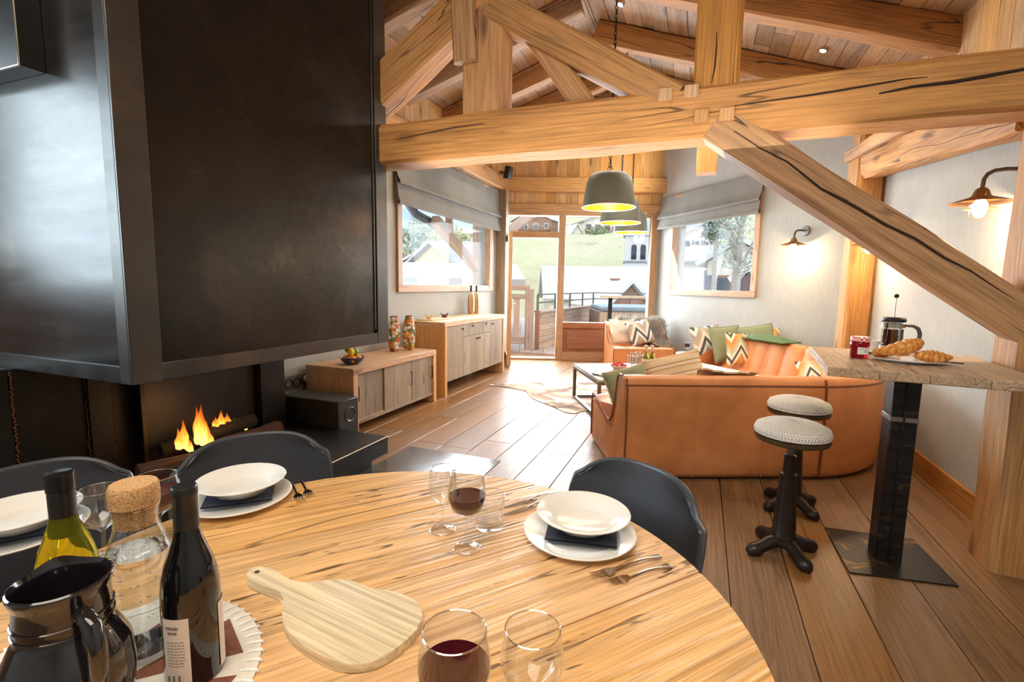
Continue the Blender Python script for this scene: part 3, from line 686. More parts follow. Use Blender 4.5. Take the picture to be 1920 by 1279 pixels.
def stripe_mat():
    s = N('striped_glass'); tc = s.n('TexCoord'); sep = s.n('SeparateXYZ'); s.l(tc.outputs['Object'], sep.inputs[0])
    a = s.math('ARCTAN2', sep.outputs['Y'], sep.outputs['X']); oi = s.n('ObjectInfo'); f = s.math('FRACT', s.math('ADD', s.math('MULTIPLY', a, .80), s.math('MULTIPLY', oi.outputs['Random'], 5.0)))
    s.set(Base_Color=s.ramp(f, [(0, lin((196, 104, 60))), (.2, lin((226, 196, 150))), (.32, lin((120, 138, 60))), (.5, lin((206, 170, 70))), (.62, lin((120, 62, 48))), (.8, lin((220, 214, 206)))], 'CONSTANT'), Roughness=.12, Coat_Weight=.5); return s.m
M_stripe = stripe_mat()
for px, lb in ((883, 'slim vertically striped glass bottle, left one of the two on the sideboard'), (904.5, 'slim vertically striped glass bottle, right one of the two by the door')):
    p = onX(px, 588, -3.27); b_ = thing('striped_bottle', lb, 'vase', (-3.27, min(p.y, 6.86), .905), px, 'striped bottles on the sideboard')
    B().lathe([(0, 0), (.036, 0), (.046, .02), (.053, .09), (.053, .22), (.044, .29), (.018, .325), (.014, .34), (.014, .345), (0, .345)], 28).build('body', M_stripe, b_); B().lathe([(.015, .34), (.013, .42), (.017, .425), (.017, .435), (.009, .435), (.009, .36)], 16).build('neck', M_chain, b_)
ty = thing('wooden_tray', 'flat wooden board with small carved ornaments at the near end of the sideboard', 'tray', (-3.17, 5.42, .905))
B().box(-.11, .11, -.26, .26, 0, .014, .004).build('tray_board', M_cutting, ty)
def ornament(p, m, label):
    o = thing('carved_ornament', label, 'ornament', p, .6, 'carved ornaments on the sideboard tray'); q = B()
    for a in range(5): q.tube([(0, 0, .012), (.028*cos(a*1.26), .028*sin(a*1.26), .020+.02*(a % 2)), (.05*cos(a*1.26+.3), .05*sin(a*1.26+.3), .035+.025*((a+1) % 2))], [.013, .010, .005], 7)
    q.build('branches', m, o); B().lathe([(0, 0), (.035, 0), (.03, .012), (0, .016)], 12).build('base', m, o)
ornament((-3.15, 5.25, .919), M_cutting, 'pale carved wooden ornament on the sideboard tray, left of the dark one'); ornament((-3.13, 5.60, .919), plain('dark_carving', (110, 70, 48), .6, 0, .2), 'dark brown carved ornament at the right end of the sideboard tray')

# small wall speakers
def wspeaker(p, rz, label):
    s_ = thing('wall_speaker', label, 'speaker', p, rz, 'small black speakers in the upper corners')
    B().box(-.055, .055, -.05, .05, -.10, .10, .012, 2).build('cabinet', M_blackmat, s_, M=Matrix.Rotation(.25, 4, 'Y')); B().tube([(-.04, 0, 0), (-.12, 0, .02), (-.16, 0, .02)], .013, 8).lathe([(.035, -.01), (.035, .012)], 14, M=Matrix.Translation((-.16, 0, .02)) @ Matrix.Rotation(pi/2, 4, 'Y')).build('bracket', M_blackmat, s_)
wspeaker((-3.09, 7.66, 3.20), -.3, 'small black speaker on the left wall timber above the door corner')
q = atD(1247, 292, 8.6); wspeaker((q.x, q.y-.1, q.z-.15), -2.2, 'small black speaker high in the right corner beside the wall boards')
# ================================================================ SOFA
def leather():
    s = N('cognac_leather'); v = s.coords((1, 1, 1), False); n1 = s.noise(v, 2.2, 5, .6, .5); n2 = s.noise(v, 140, 3, .6); n3 = s.noise(v, 9, 5, .65)
    k = s.math('ADD', s.math('MULTIPLY', n1, .7), s.math('MULTIPLY', n3, .3)); c = lin((208, 138, 84))
    s.set(Base_Color=s.ramp(k, [(.32, tuple(x*.74 for x in c)), (.5, c), (.68, lin((226, 158, 104)))]), Roughness=s.math('MULTIPLY_ADD', n3, .25, .36)); s.bump(n2, .12, .002); return s.m
M_leather = leather(); M_stitch = plain('leather_piping', (128, 72, 38), .5)
SP0 = Vector((-.45, 3.33)); SA = radians(24)
prof_out = [(.05, .015), (.0, .05), (-.012, .30), (-.006, .60), (.0, .70), (.02, .735)]
prof_in = [(.06, .75), (.13, .748), (.18, .72), (.215, .62), (.25, .50), (.30, .40), (.37, .345), (.45, .345), (.58, .375), (.76, .405), (.90, .425), (.97, .42), (1.0, .38), (1.005, .22), (.99, .04), (.97, .015)]
PROF = prof_out + prof_in
PATH = []   # (x, y, heading, module, depth scale)
def seg_line(p, h, L, n, mod):
    for i in range(n+1): PATH.append((p.x+cos(h)*L*i/n, p.y+sin(h)*L*i/n, h, mod, (1.0-.12*i/n) if mod == 0 else .88))
    return Vector((p.x+cos(h)*L, p.y+sin(h)*L))
def seg_arc(p, h, r, a, n, mod):
    c = p + Vector((-sin(h), cos(h)))*r
    for i in range(n+1):
        hh = h+a*i/n; PATH.append((c.x+sin(hh)*r, c.y-cos(hh)*r, hh, mod, min(.88, r*.98)))
    hh = h+a; return Vector((c.x+sin(hh)*r, c.y-cos(hh)*r)), hh
q = seg_line(SP0, SA, 1.43, 20, 0); q, h = seg_arc(q, SA, .92, pi/2-SA, 14, 1); q = seg_line(q, h, .80, 12, 2); q, h = seg_arc(q, h, .90, radians(40), 10, 3); q = seg_line(q, h, 1.15, 16, 4)
sofa = thing('corner_sofa', 'large cognac leather corner sofa with channelled seats, its smooth back towards the bar stools', 'sofa', (.3, 4.2, 0))
def sofa_pt(s, y, z):
    x0, y0, hh, m, k = s; return Vector((x0-sin(hh)*y*k, y0+cos(hh)*y*k, z))
for mod in range(5):
    S = [p for p in PATH if p[3] == mod]; b = B(); n = len(S)-1
    nc = max(2, round(n/3.2))
    def puff(u, j):
        if j < len(prof_out)+1 or j > len(PROF)-5: return 0
        f = abs(sin(pi*u*nc)); return .042*(f**.5)-.042
    ip = [];  # densify inner profile
    g = []
    NP = 60
    def pr_at(v):
        qq = v*(len(PROF)-1); i = min(int(qq), len(PROF)-2); f = qq-i
        f2 = f; return (PROF[i][0]*(1-f2)+PROF[i+1][0]*f2, PROF[i][1]*(1-f2)+PROF[i+1][1]*f2, i)
    nu = n*4
    def fn(u, v):
        uu = u*n; i = min(int(uu), n-1); f = uu-i; a, c = S[i], S[i+1]
        st = (a[0]+(c[0]-a[0])*f, a[1]+(c[1]-a[1])*f, a[2]+(c[2]-a[2])*f, 0, a[4])
        y, z, j = pr_at(v); d = puff(u, j+.0)
        if len(prof_out)+1 <= j <= len(PROF)-5:
            d -= .020*(1-min(1, abs(sin(pi*(v-.3)*9))**.5))
        w = .004*noise.noise(Vector((st[0]*4, st[1]*4, z*4)))
        e = (u if mod == 0 else 1-u if mod == 4 else 1)*nu/4.0
        rnd_ = .03*max(0, 1-e/.45)**2
        return sofa_pt(st, y+(.8*d if j < len(PROF)-9 else 0)+w+(rnd_ if j < 6 else 0), z+d*(.3 if j < len(prof_out)+5 else 1)-rnd_*(.5 if 4 < j < len(PROF)-3 else 0))
    b.grid(fn, nu, NP)
    ob = b.bm
    ob.verts.ensure_lookup_table()
    for e in ((0,) if mod == 0 else (nu,) if mod == 4 else ()):
        ring = [ob.verts[e*(NP+1)+j] for j in range(NP+1)]
        ob.faces.new(ring if e else ring[::-1])
    bmesh.ops.triangulate(ob, faces=[f for f in ob.faces if len(f.verts) > 4])
    b.build('sofa_module', M_leather, sofa, world=I4, smooth=50)
    pip = [sofa_pt(s, .035, .742)+Vector((0, 0, .004)) for s in S]
    B().tube([sofa_pt(s, -.004, .695) for s in S], .006, 6).build('top_piping', M_stitch, sofa, world=I4)
    for e in ((0,) if mod == 0 else ()) + (-1,):
        s = S[e]; off = .012 if e == 0 else -.0
        pts = [sofa_pt((s[0]+cos(s[2])*off, s[1]+sin(s[2])*off, s[2], 0, s[4]), y-.006, z+.002) for y, z in prof_out]
        B().tube(pts, .007, 6).build('side_piping', M_stitch, sofa, world=I4)
s0 = (PATH[0][0]-cos(SA)*.004, PATH[0][1]-sin(SA)*.004, SA, 0, 1)
B().tube([sofa_pt(s0, y, z) for y, z in prof_in[:-1]], .008, 6).build('arm_piping', M_stitch, sofa, world=I4)
for t in (.50, 1.0):
    B().tube([Vector((SP0.x+cos(SA)*t-(-sin(SA))*-.0, SP0.y+sin(SA)*t, 0)) + Vector((sin(SA)*.014*(1 if .05 < z < .7 else .6), -cos(SA)*.014*(1 if .05 < z < .7 else .6), z)) for z in (.04, .2, .4, .6, .69)], .0022, 5).build('stitch_line', plain('pale_stitching', (210, 150, 96), .6), sofa, world=I4)
for p in (PATH[1], PATH[18], PATH[42], PATH[-2]):
    for y in (.15, .85): B().lathe([(.03, 0), (.03, .02)], 10).build('foot', M_chain, sofa, world=Matrix.Translation(sofa_pt(p, y, 0)))

# ---------------------------------------------------------------- cushions
def chevron(name, stops, fx=4.6, fy=3.0, amp=.62):
    s = N(name); tc = s.n('TexCoord'); sep = s.n('SeparateXYZ'); s.l(tc.outputs['Object'], sep.inputs[0])
    z = s.math('ABSOLUTE', s.math('SUBTRACT', s.math('FRACT', s.math('MULTIPLY_ADD', sep.outputs['X'], fx, .25)), .5))
    k = s.math('FRACT', s.math('ADD', s.math('MULTIPLY', sep.outputs['Y'], fy), s.math('MULTIPLY', z, -amp*2)))
    v = s.map_src = None
    s.src = tc.outputs['Object']; n = s.noise(s.map((300, 300, 300)), 1, 2)
    s.set(Base_Color=s.ramp(k, [(p, lin(c)) for p, c in stops], 'CONSTANT'), Roughness=.95); s.bump(n, .5, .004); return s.m
M_chev = chevron('chevron_wool', [(0, (206, 146, 84)), (.2, (226, 220, 204)), (.38, (82, 78, 80)), (.52, (222, 214, 196)), (.68, (178, 186, 160)), (.84, (212, 164, 106))])
M_chev2 = chevron('chevron_grey_wool', [(0, (170, 164, 156)), (.25, (232, 230, 226)), (.45, (84, 90, 92)), (.65, (226, 222, 214)), (.85, (200, 176, 150))], 4, 2.8, .6)
M_green = plain('sage_linen', (138, 150, 122), .9, 0, .08, 200, .2); M_cream = plain('cream_wool', (226, 218, 204), .95, 0, .06, 90, .4)
M_stripew = chevron('striped_throw_wool', [(0, (226, 208, 178)), (.3, (206, 172, 128)), (.45, (232, 222, 204)), (.7, (186, 150, 110)), (.82, (226, 214, 192))], .01, 12, 0)
def cushion(name, label, mat, loc, rz, tilt, roll=0, s=.44, t=.13, group=None, edge=None):
    c = thing(name, label, 'cushion', loc, rz, group)
    def fn(sgn):
        def f(u, v):
            a, b_ = u*2-1, v*2-1; e = (1-a*a)*(1-b_*b_)
            k = 1-.07*(1-abs(a))*0 - .05*(1-b_*b_)*abs(a)**3*1.0; k2 = 1-.05*(1-a*a)*abs(b_)**3
            return (a*s/2*k, b_*s/2*k2, sgn*t/2*max(0, e)**.42 + .006*noise.noise(Vector((a*2, b_*2, loc[0]*7))))
        return f
    M = Matrix.Rotation(tilt, 4, 'X') @ Matrix.Rotation(roll, 4, 'Z')
    hgt = max(((M @ Vector((a*s/2, b_*s/2, 0))).z for a in (-1, 1) for b_ in (-1, 1)))
    M = Matrix.Translation((0, 0, hgt)) @ M
    B().grid(fn(1), 16, 16).grid(fn(-1), 16, 16).build('cover', mat, c, M=M, smooth=80)
    pts = []
    for k in range(40):
        a = k/40*4; q = int(a); f = (a-q)*2-1
        a_, b_ = ((f, -1), (1, f), (-f, 1), (-1, -f))[q]; kk = 1-.05*(1-b_*b_)*abs(a_)**3; k2 = 1-.05*(1-a_*a_)*abs(b_)**3
        pts.append((a_*s/2*kk, b_*s/2*k2, 0))
    B().tube(pts, .006, 6, closed=True).build('seam', edge or mat, c, M=M)
    return c
def seatpt(i, y, z): p = PATH[i]; return sofa_pt(p, y, z)
# window end of the sofa (last module): cushions in a row
ni = len(PATH)
hw = PATH[-1][2]
def leaning(name, label, mat, px, py, z, depth, rz, tilt=1.15, roll=0, s=.44, t=.14, group='cushions on the window end of the sofa', edge=None):
    p = atD(px, py, depth); return cushion(name, label, mat, (p.x, p.y, z), rz, tilt, roll, s, t, group, edge)
FACE = radians(20)
leaning('scatter_cushion', 'white wool cushion with chevrons at the far left of the sofa cushions', M_chev2, 1326, 660, .40, 6.55, FACE+.25, 1.2, .1, .46)
leaning('scatter_cushion', 'plain sage green cushion between the two chevron cushions on the sofa', M_green, 1362, 660, .40, 6.35, FACE+.3, 1.25, .06, .48, edge=M_green)
leaning('scatter_cushion', 'orange black and cream chevron cushion leaning in front of the green one', M_chev, 1393, 665, .40, 6.05, FACE, 1.2, -.05, .42)
leaning('scatter_cushion', 'orange chevron cushion farthest right of the row on the window sofa end', M_chev, 1426, 660, .40, 6.25, FACE-.25, 1.2, .08, .46)
leaning('scatter_cushion', 'sage green cushion tucked behind the rightmost chevron cushion', M_green, 1420, 652, .44, 6.25, FACE-.2, 1.25, .2, .44)
leaning('scatter_cushion', 'chevron cushion lying low on the sofa corner, half hidden by the bar table', M_chev, 1532, 700, .37, 5.0, FACE-.6, .75, .3, .34, .12, 'cushions in the sofa corner')
cp_ = sofa_pt(PATH[2], .40, .38)
cushion('scatter_cushion', 'sage green cushion standing at the left end of the sofa, peeking over its back', M_green, (cp_.x+.0, cp_.y+.06, .37), SA+.1, 1.12, .22, .36, .12, 'cushions on the near sofa seat', M_stripew)
cp_ = sofa_pt(PATH[7], .34, .40)
cushion('scatter_cushion', 'striped beige cushion leaning on the near sofa back, right of the wine bottles', M_stripew, (cp_.x, cp_.y, .40), SA-.1, 1.2, .25, .44, .13, 'cushions on the near sofa seat')
cp_ = sofa_pt(PATH[9], .40, .40)
cushion('scatter_cushion', 'sage green cushion behind the near sofa back in front of the striped one', M_green, (cp_.x-.1, cp_.y-.06, .36), SA+.1, 1.1, .5, .38, .12, 'cushions on the near sofa seat')
def throw(name, label, mat, fn, nu, nv, fringe=None):
    r = thing(name, label, 'throw'); B().grid(fn, nu, nv).solidify(.012).build('cloth', mat, r, smooth=80)
    if fringe:
        b = B()
        for i in range(30):
            p = Vector(fn(i/29, fringe)); b.tube([p, p+Vector((.01*random.uniform(-1, 1), .01*random.uniform(-1, 1), -.05))], .004, 5)
        b.build('fringe', mat, r)
    return r
def surf(i, v):     # a point on the seat surface of path position i (float)
    k = int(i); f = i-k; a, c = PATH[k], PATH[min(k+1, ni-1)]
    st = (a[0]*(1-f)+c[0]*f, a[1]*(1-f)+c[1]*f, a[2]*(1-f)+c[2]*f, 0, a[4])
    qq = v*(len(prof_in)-1); j = min(int(qq), len(prof_in)-2); g = qq-j
    return sofa_pt(st, prof_in[j][0]*(1-g)+prof_in[j+1][0]*g, prof_in[j][1]*(1-g)+prof_in[j+1][1]*g)
throw('striped_throw', 'beige striped wool throw draped over the near sofa back towards its seat', M_stripew, lambda u, v: tuple(surf(8+6*u, .04+.72*v)+Vector((0, .02, .022+.022*abs(noise.noise(Vector((u*5, v*6, 3))))+.025*max(0, 1-u*2.2)*(1-v)))), 24, 24, 1.0)
throw('cream_throw', 'cream and brown sheepskin throw lying on the window seat below the cushions', plain('cream_fleece', (236, 226, 208), .95, 0, .2, 14, .6), lambda u, v: tuple(surf(ni-17+14*u, .50+.42*v)+Vector((0, 0, .022+.02*abs(noise.noise(Vector((u*6, v*6, 8))))))), 24, 16)
throw('green_throw', 'folded dark green throw lying on top of the sofa back under the right window', plain('green_wool', (84, 112, 74), .95, 0, .2, 40, .5), lambda u, v: tuple(sofa_pt(PATH[int(ni-14+10*u)], .08+.16*(v-.5)*2, .765+.05*sin(pi*u)*sin(pi*min(1, v+.12))+.01*noise.noise(Vector((u*8, v*8, 1))))), 10, 10)

# ================================================================ ARMCHAIR
AC = atD(1195, 640, 8.0); ACz = radians(20)
ac = thing('armchair', 'small cognac leather slipper chair with a grey fur throw before the glazed door', 'armchair', (AC.x, AC.y, 0), ACz)
b = B(); S = [(.02, .015), (0, .05), (0, .72), (.03, .76), (.12, .76), (.2, .70), (.27, .52), (.36, .43), (.6, .40), (.84, .425), (.92, .40), (.93, .05), (.90, .015)]
def acf(u, v):
    q_ = v*(len(S)-1); i = min(int(q_), len(S)-2); f = q_-i; y = S[i][0]*(1-f)+S[i+1][0]*f; z = S[i][1]*(1-f)+S[i+1][1]*f
    d = .02*(abs(sin(pi*u*4))**.5)-.02 if 4 <= i <= 9 else 0
    return ((u-.5)*.94, .45-y, z+d)
b.grid(acf, 32, 48); b.bm.verts.ensure_lookup_table()
for e in (0, 32):
    rg = [b.bm.verts[e*49+j] for j in range(49)]; b.bm.faces.new(rg if e else rg[::-1])
bmesh.ops.triangulate(b.bm, faces=[f for f in b.bm.faces if len(f.verts) > 4])
b.build('body', M_leather, ac, smooth=50)
for e in (-.472, .472): B().tube([(e, .45-y, z) for y, z in S[1:-1]], .008, 6).build('piping', M_stitch, ac)
FA = frame((AC.x, AC.y, 0), ACz)
p = FA @ Vector((-.22, .10, .40)); cushion('scatter_cushion', 'cream cushion at the left of the armchair by the glazed door', M_cream, tuple(p), ACz, 1.2, .05, .44, .14, 'cushions on the armchair')
p = FA @ Vector((.02, -.06, .41)); cushion('scatter_cushion', 'grey zigzag cushion leaning on the cream one in the armchair', M_chev2, tuple(p), ACz+.1, 1.1, .25, .40, .13, 'cushions on the armchair')
fur = thing('fur_throw', 'shaggy grey fur throw hung over the armchair back and right side', 'throw', (AC.x, AC.y, 0), ACz)
M_fur = plain('grey_fur', (182, 176, 168), .95, 0, .4, 60, .3); random.seed(21)
def furf(u, v):
    x = -.30+.90*u; ov = max(0, x-.46)
    if v < .25: y, z = .475, .50+.28*v/.25
    elif v < .42: y, z = .475-.30*(v-.25)/.17, .80
    else:
        k = (v-.42)/.58; reach = .25+.75*max(0, (u-.25)/.75); y = .175-.52*k*reach; z = .80-.36*min(1, k*2.2)*min(1, .35+reach)-.10*max(0, k-.75)*reach
    return (min(x, .50)+.01*noise.noise(Vector((u*5, v*5, 9))), y, max(.06, z+.02-ov*3.2*min(1, v*3)+.03*noise.noise(Vector((u*6, v*7, 5)))))
B().grid(furf, 30, 40).solidify(.02).build('hide', M_fur, fur, smooth=80)
vs, fs = [], []
for i in range(9000):
    u, v = random.random(), random.random(); p = Vector(furf(u, v)); c_ = Vector((random.gauss(0, .5), random.gauss(0, .5)-.25, random.gauss(.55, .4))).normalized()
    L = random.uniform(.05, .10); sd = c_.cross(Vector((random.random(), random.random(), random.random()))).normalized()*.0035
    m_ = p+c_*L*.6+Vector((0, 0, -.004)); e_ = p+c_*L+Vector((0, -.01, -.022)); k = len(vs)
    vs += [p-sd, p+sd, m_+sd*.7, m_-sd*.7, e_]; fs += [(k, k+1, k+2, k+3), (k+3, k+2, k+4)]
me = bpy.data.meshes.new('fur_strands'); me.from_pydata(vs, [], fs); me.materials.append(M_fur); tag(link('fur_strands', me, fur), kind='stuff')

# ================================================================ COFFEE TABLE AND RUG
ctN = onZ(1122, 713, .42); ctA = onZ(1075, 682, .42); va = (ctA-ctN); ang = atan2(va.y, va.x)-pi/2
La = va.length; Lb = .78
ct = thing('coffee_table', 'square coffee table with a grey stone top on a thin steel box frame', 'coffee table', (ctN.x, ctN.y, 0), ang)
b = B().box(.008, Lb-.008, .008, La-.008, .40, .425, .003); b.build('table_top', plain('grey_stone_top', (196, 196, 190), .25, 0, .12, 5), ct)
M_fr = plain('raw_steel_frame', (112, 108, 100), .35, .8)
for x_ in (0, Lb-.035):
    for y_ in (0, La-.035): B().box(x_, x_+.035, y_, y_+.035, 0, .40, .002).build('leg', M_fr, ct)
for z_ in (.002, .365):
    for y_ in (0, La-.035): B().box(.035, Lb-.035, y_, y_+.035, z_, z_+.035, .002).build('frame_bar', M_fr, ct)
    for x_ in (0, Lb-.035): B().box(x_, x_+.035, .035, La-.035, z_, z_+.035, .002).build('frame_bar', M_fr, ct)
def hide_mat():
    s = N('cowhide'); v = s.coords((1, 1, 1), False); n = s.noise(v, 1.7, 4, .55, .8); f = s.noise(v, 120, 2)
    s.set(Base_Color=s.ramp(n, [(.40, lin((224, 212, 196))), (.47, lin((196, 170, 146))), (.54, lin((128, 96, 74))), (.66, lin((104, 78, 62)))]), Roughness=.85); s.bump(f, .3, .003); return s.m
M_hide = hide_mat()
ol = [(-2.64, 5.93), (-2.3, 5.86), (-2.03, 5.76), (-1.85, 5.45), (-1.50, 5.16), (-1.30, 4.98), (-1.18, 4.98), (-1.1, 5.12), (-.7, 5.15), (-.35, 5.35), (-.2, 5.9), (-.45, 6.3), (-.35, 6.75), (-.7, 7.0), (-1.1, 6.75), (-1.41, 6.68), (-1.7, 6.45), (-2.1, 6.34), (-2.35, 6.10)]
sm = []
for i in range(len(ol)):
    a, b_, c_, d_ = [Vector(ol[(i+k) % len(ol)]) for k in (-1, 0, 1, 2)]
    for t in (0, .33, .66):
        t2, t3 = t*t, t*t*t; sm.append(tuple(.5*((2*b_)+(c_-a)*t+(2*a-5*b_+4*c_-d_)*t2+(3*b_-a-3*c_+d_)*t3)))
tag(B().prism(sm, .0015, .007).build('cowhide_rug', M_hide), 'brown and white cowhide rug spread on the floor around the coffee table', 'rug')
FC = frame((ctN.x, ctN.y, 0), ang)
def fc(x, y, z=.4255): return tuple(FC @ Vector((x, y, z)))
def invc(u, v, z=.4255): return onZ(u, v, z)
def wine_bottle(p, label, glass, capsule, h=.30, group=None, r=.037, labelmat=None, cap_dark=False, lab=(0.05, .15), part=None, flare=0.0):
    b_ = thing('wine_bottle', label, 'wine bottle', p, 0, group); k = h/.30
    B().lathe([(0, .006), (.026, .002), (r-.003, 0), (r, .006), (r, .125*k), (r*.985, .142*k), (r*.93, .162*k), (r*.81, .183*k), (r*.62, .204*k), (.0185, .222*k), (.0155, .240*k), (.0145, .262*k), (.0145, .29*k), (.0158, .2915*k), (.0158, h), (0, h)], 36).build('glass_body', glass, b_)
    c = B().lathe([(.0158, .232*k), (.0166, .24*k), (.0162, .262*k), (.0160, .285*k), (.0172, .287*k), (.0172, .2985*k), (.0155, h+.0012), (0, h+.0012)], 28)
    c.build('capsule', capsule, b_)
    if labelmat:
        B().lathe([(r+.0006, lab[0]), (r+.0006, lab[1])], 36).build('paper_label', labelmat, b_)
    return b_
M_gbot = glassy('green_wine_glass', (.50, .56, .10), .92, 1.25); M_foil = plain('silver_foil', (210, 208, 204), .3, .8); M_gold = plain('gold_band', (214, 160, 60), .35, .6); M_label = plain('cream_paper', (226, 220, 206), .8, 0, .02)
for px, lb in ((1209.5, 'green wine bottle with a silver capsule, left one of the two on the coffee table'), (1221, 'green wine bottle with a silver capsule, right one of the two on the coffee table')):
    p = onZ(px, 698, .4255); bt = wine_bottle((p.x, p.y, .4255), lb, M_gbot, M_foil, .30, 'wine bottles on the coffee table', labelmat=M_label)
    B().lathe([(.0172, .225), (.0170, .236)], 24).build('neck_band', M_gold, bt)
def tumbler(p, label, h=.09, r=.036, group=None, taper=.92, name='glass_tumbler', cat='glass', n=28):
    t = thing(name, label, cat, p, 0, group); B().lathe([(0, .008), (r*taper-.003, .009), (r-.0016, h*.98), (r-.0008, h), (r, h*.985), (r*taper, .002), (r*taper-.003, 0), (0, 0)], n).build('glass_body', M_glass, t); B().tube([((r-.0008)*cos(a*pi/12), (r-.0008)*sin(a*pi/12), h) for a in range(24)], .0012, 6, closed=True).build('rim', M_rim, t); return t
M_rim = thin_glass('glass_rim', (1, 1, 1), .6, .45)
for i, (px, py) in enumerate(((1181, 690), (1190, 693), (1199, 690), (1186, 684), (1196, 683))):
    p = onZ(px, py, .4255); tumbler((p.x, p.y, .4255), ('leftmost front', 'middle front', 'right front', 'left back', 'right back')[i]+' highball glass in the cluster beside the coffee table wine bottles', .15, .033, 'highball glasses on the coffee table', .96, n=18)
p = onZ(1160, 692, .4255); bw = thing('berry_bowl', 'low pale bowl heaped with raspberries on the coffee table', 'bowl', (p.x, p.y, .4255))
B().lathe([(0, .006), (.06, 0), (.065, .006), (.11, .045), (.106, .046), (.06, .012), (0, .012)], 28).build('body', plain('clay_bowl', (206, 176, 150), .6), bw)
rb = B(); random.seed(2)
for i in range(46):
    a, r_ = random.random()*6.28, .085*sqrt(random.random()); rb.sphere((r_*cos(a), r_*sin(a), .035+.035*(1-r_/.09)+random.random()*.012), .012, 1)
tag(rb.build('raspberries', plain('raspberry', (190, 60, 76), .5, 0, .3, 60), bw), kind='stuff')
p = onZ(1136, 704, .4255)
for i in range(3): tag(B().box(-.11, .11, -.14, .14, i*.007, i*.007+.0065, .001).build('magazine', plain('magazine_cover_%s' % 'abc'[i], ((150, 140, 130), (120, 112, 104), (178, 170, 160))[i], .4), None, M=frame((p.x+.02, p.y, .4258), ang+.25+.12*i)), ('magazine lying lowest of the three on the coffee table', 'grey magazine in the middle of the coffee table pile', 'pale magazine lying on top of the coffee table pile')[i], 'magazine', 'magazines on the coffee table')

# white side table and two wine glasses
def wineglass(p, label, h=.165, r=.034, fill=0, group=None, n=28):
    g = thing('wine_glass', label, 'wine glass', p, 0, group); k = h/.165
    prof = [(0, .001), (.031, .0), (.032, .0015), (.012, .006), (.0045, .012), (.0038, .04*k), (.0042, .062*k), (.010, .070*k), (r*.80, .088*k), (r*1.0, .112*k), (r*1.0, .128*k), (r*.88, h)]
    prof2 = [(r*.88-.0012, h), (r*1.0-.0014, .128*k), (r-.0016, .112*k), (r*.78, .0895*k), (.008, .0735*k), (0, .072*k)]
    B().lathe(prof+prof2, n).build('glass_body', M_glass, g)
    B().tube([((r*.88-.0006)*cos(a*pi/16), (r*.88-.0006)*sin(a*pi/16), h) for a in range(32)], .0011, 6, closed=True).build('rim', M_rim, g)
    B().tube([((.0315)*cos(a*pi/16), (.0315)*sin(a*pi/16), .0012) for a in range(32)], .0011, 6, closed=True).build('foot_rim', M_rim, g)
    if fill:
        zf = (.072+.093*fill)*k
        ip = [(0, .0735*k), (.007, .0745*k), (r*.77, .090*k), (r*.975, .112*k), (r*.975, .128*k), (r*.86, .165*k)]
        out = []
        for a, c in zip(ip, ip[1:]):
            if a[1] < zf:
                out.append(a)
                if c[1] >= zf: f = (zf-a[1])/(c[1]-a[1]); out.append((a[0]+(c[0]-a[0])*f, zf))
        out.append((0, zf)); B().lathe(out, n).build('wine', M_wine, g)
    return g
stp = atD(1293, 690, 6.9)
stb = thing('side_table', 'small round white side table at the far end of the sofa holding two wine glasses', 'side table', (stp.x, stp.y, 0))
ht = .44
B().lathe([(0, ht-.03), (.19, ht-.03), (.20, ht-.02), (.20, ht), (.19, ht), (.185, ht-.012), (0, ht-.012)], 36).build('tray_top', M_white, stb)
for a in (0.4, 2.5, 4.6): B().tube([(.05*cos(a), .05*sin(a), ht-.03), (.17*cos(a), .17*sin(a), .0)], .012, 8).build('leg', M_white, stb)
wineglass((stp.x-.05, stp.y-.02, ht-.0115), 'glass of red wine on the white side table, left one', .17, .036, .8, 'wine glasses on the side table', 20)
wineglass((stp.x+.10, stp.y+.05, ht-.0115), 'glass of red wine on the white side table, right one beside the cushion', .17, .036, .8, 'wine glasses on the side table', 20)

# ================================================================ BAR TABLE AND STOOLS
bt = thing('bar_table', 'high bar table with a thick reclaimed plank top on one black steel post', 'bar table', (.95, 2.89, 0))
bz = 1.03; hwx, hwy = .372, .43
FB = frame((.955, 2.885, 0), radians(-5.5))
xs = [-hwx, -hwx+.19, -hwx+.36, -hwx+.55, hwx]
tp = empty('top', bt)
for a, c in zip(xs, xs[1:]): slab('plank', (a+.0005, -hwy, bz-.042), (c-.0005, hwy, bz-random.random()*.001), M_bartop, tp, 'y', .003, M=FB)
for e in (-hwy+.2, hwy-.2): slab('batten', (-hwx+.05, e-.03, bz-.060), (hwx-.05, e+.03, bz-.042), M_bartop, bt, 'x', M=FB)
M_post = N('welded_black_post'); _v = M_post.coords((1, 1, 1), False); _n = M_post.noise(M_post.map((1, 1, .25)), 38, 5, .7); _z = M_post.n('SeparateXYZ'); M_post.l(M_post.src, _z.inputs[0])
M_post.set(Base_Color=M_post.ramp(_n, [(.3, (.012, .011, .012)), (.6, (.03, .028, .028)), (.72, (.20, .12, .05))]), Metallic=.6, Roughness=.38); M_post.bump(_n, .35, .004); M_post = M_post.m
sl('post', (.90, 2.83, .006), (1.01, 2.95, bz-.05), M_post, bt, 'z', .004)
sl('post_band', (.897, 2.827, .735), (1.013, 2.953, .76), M_silver if False else plain('scuffed_steel_band', (150, 146, 140), .35, .8), bt, 'x', .002)
sl('weld_rib', (.948, 2.823, .02), (.956, 2.831, bz-.05), M_post, bt, 'z'); sl('top_plate', (.78, 2.7, bz-.048), (1.13, 3.08, bz-.042), M_steel2, bt, 'x')
def rustplate():
    s = N('rusty_base_plate'); v = s.coords((1, 1, 1)); n = s.noise(v, 6, 6, .65, 1.2); k = s.ramp(n, [(.4, (.035, .03, .028)), (.58, (.06, .045, .035)), (.66, (.30, .17, .04))])
    s.set(Base_Color=k, Metallic=.6, Roughness=.35); return s.m
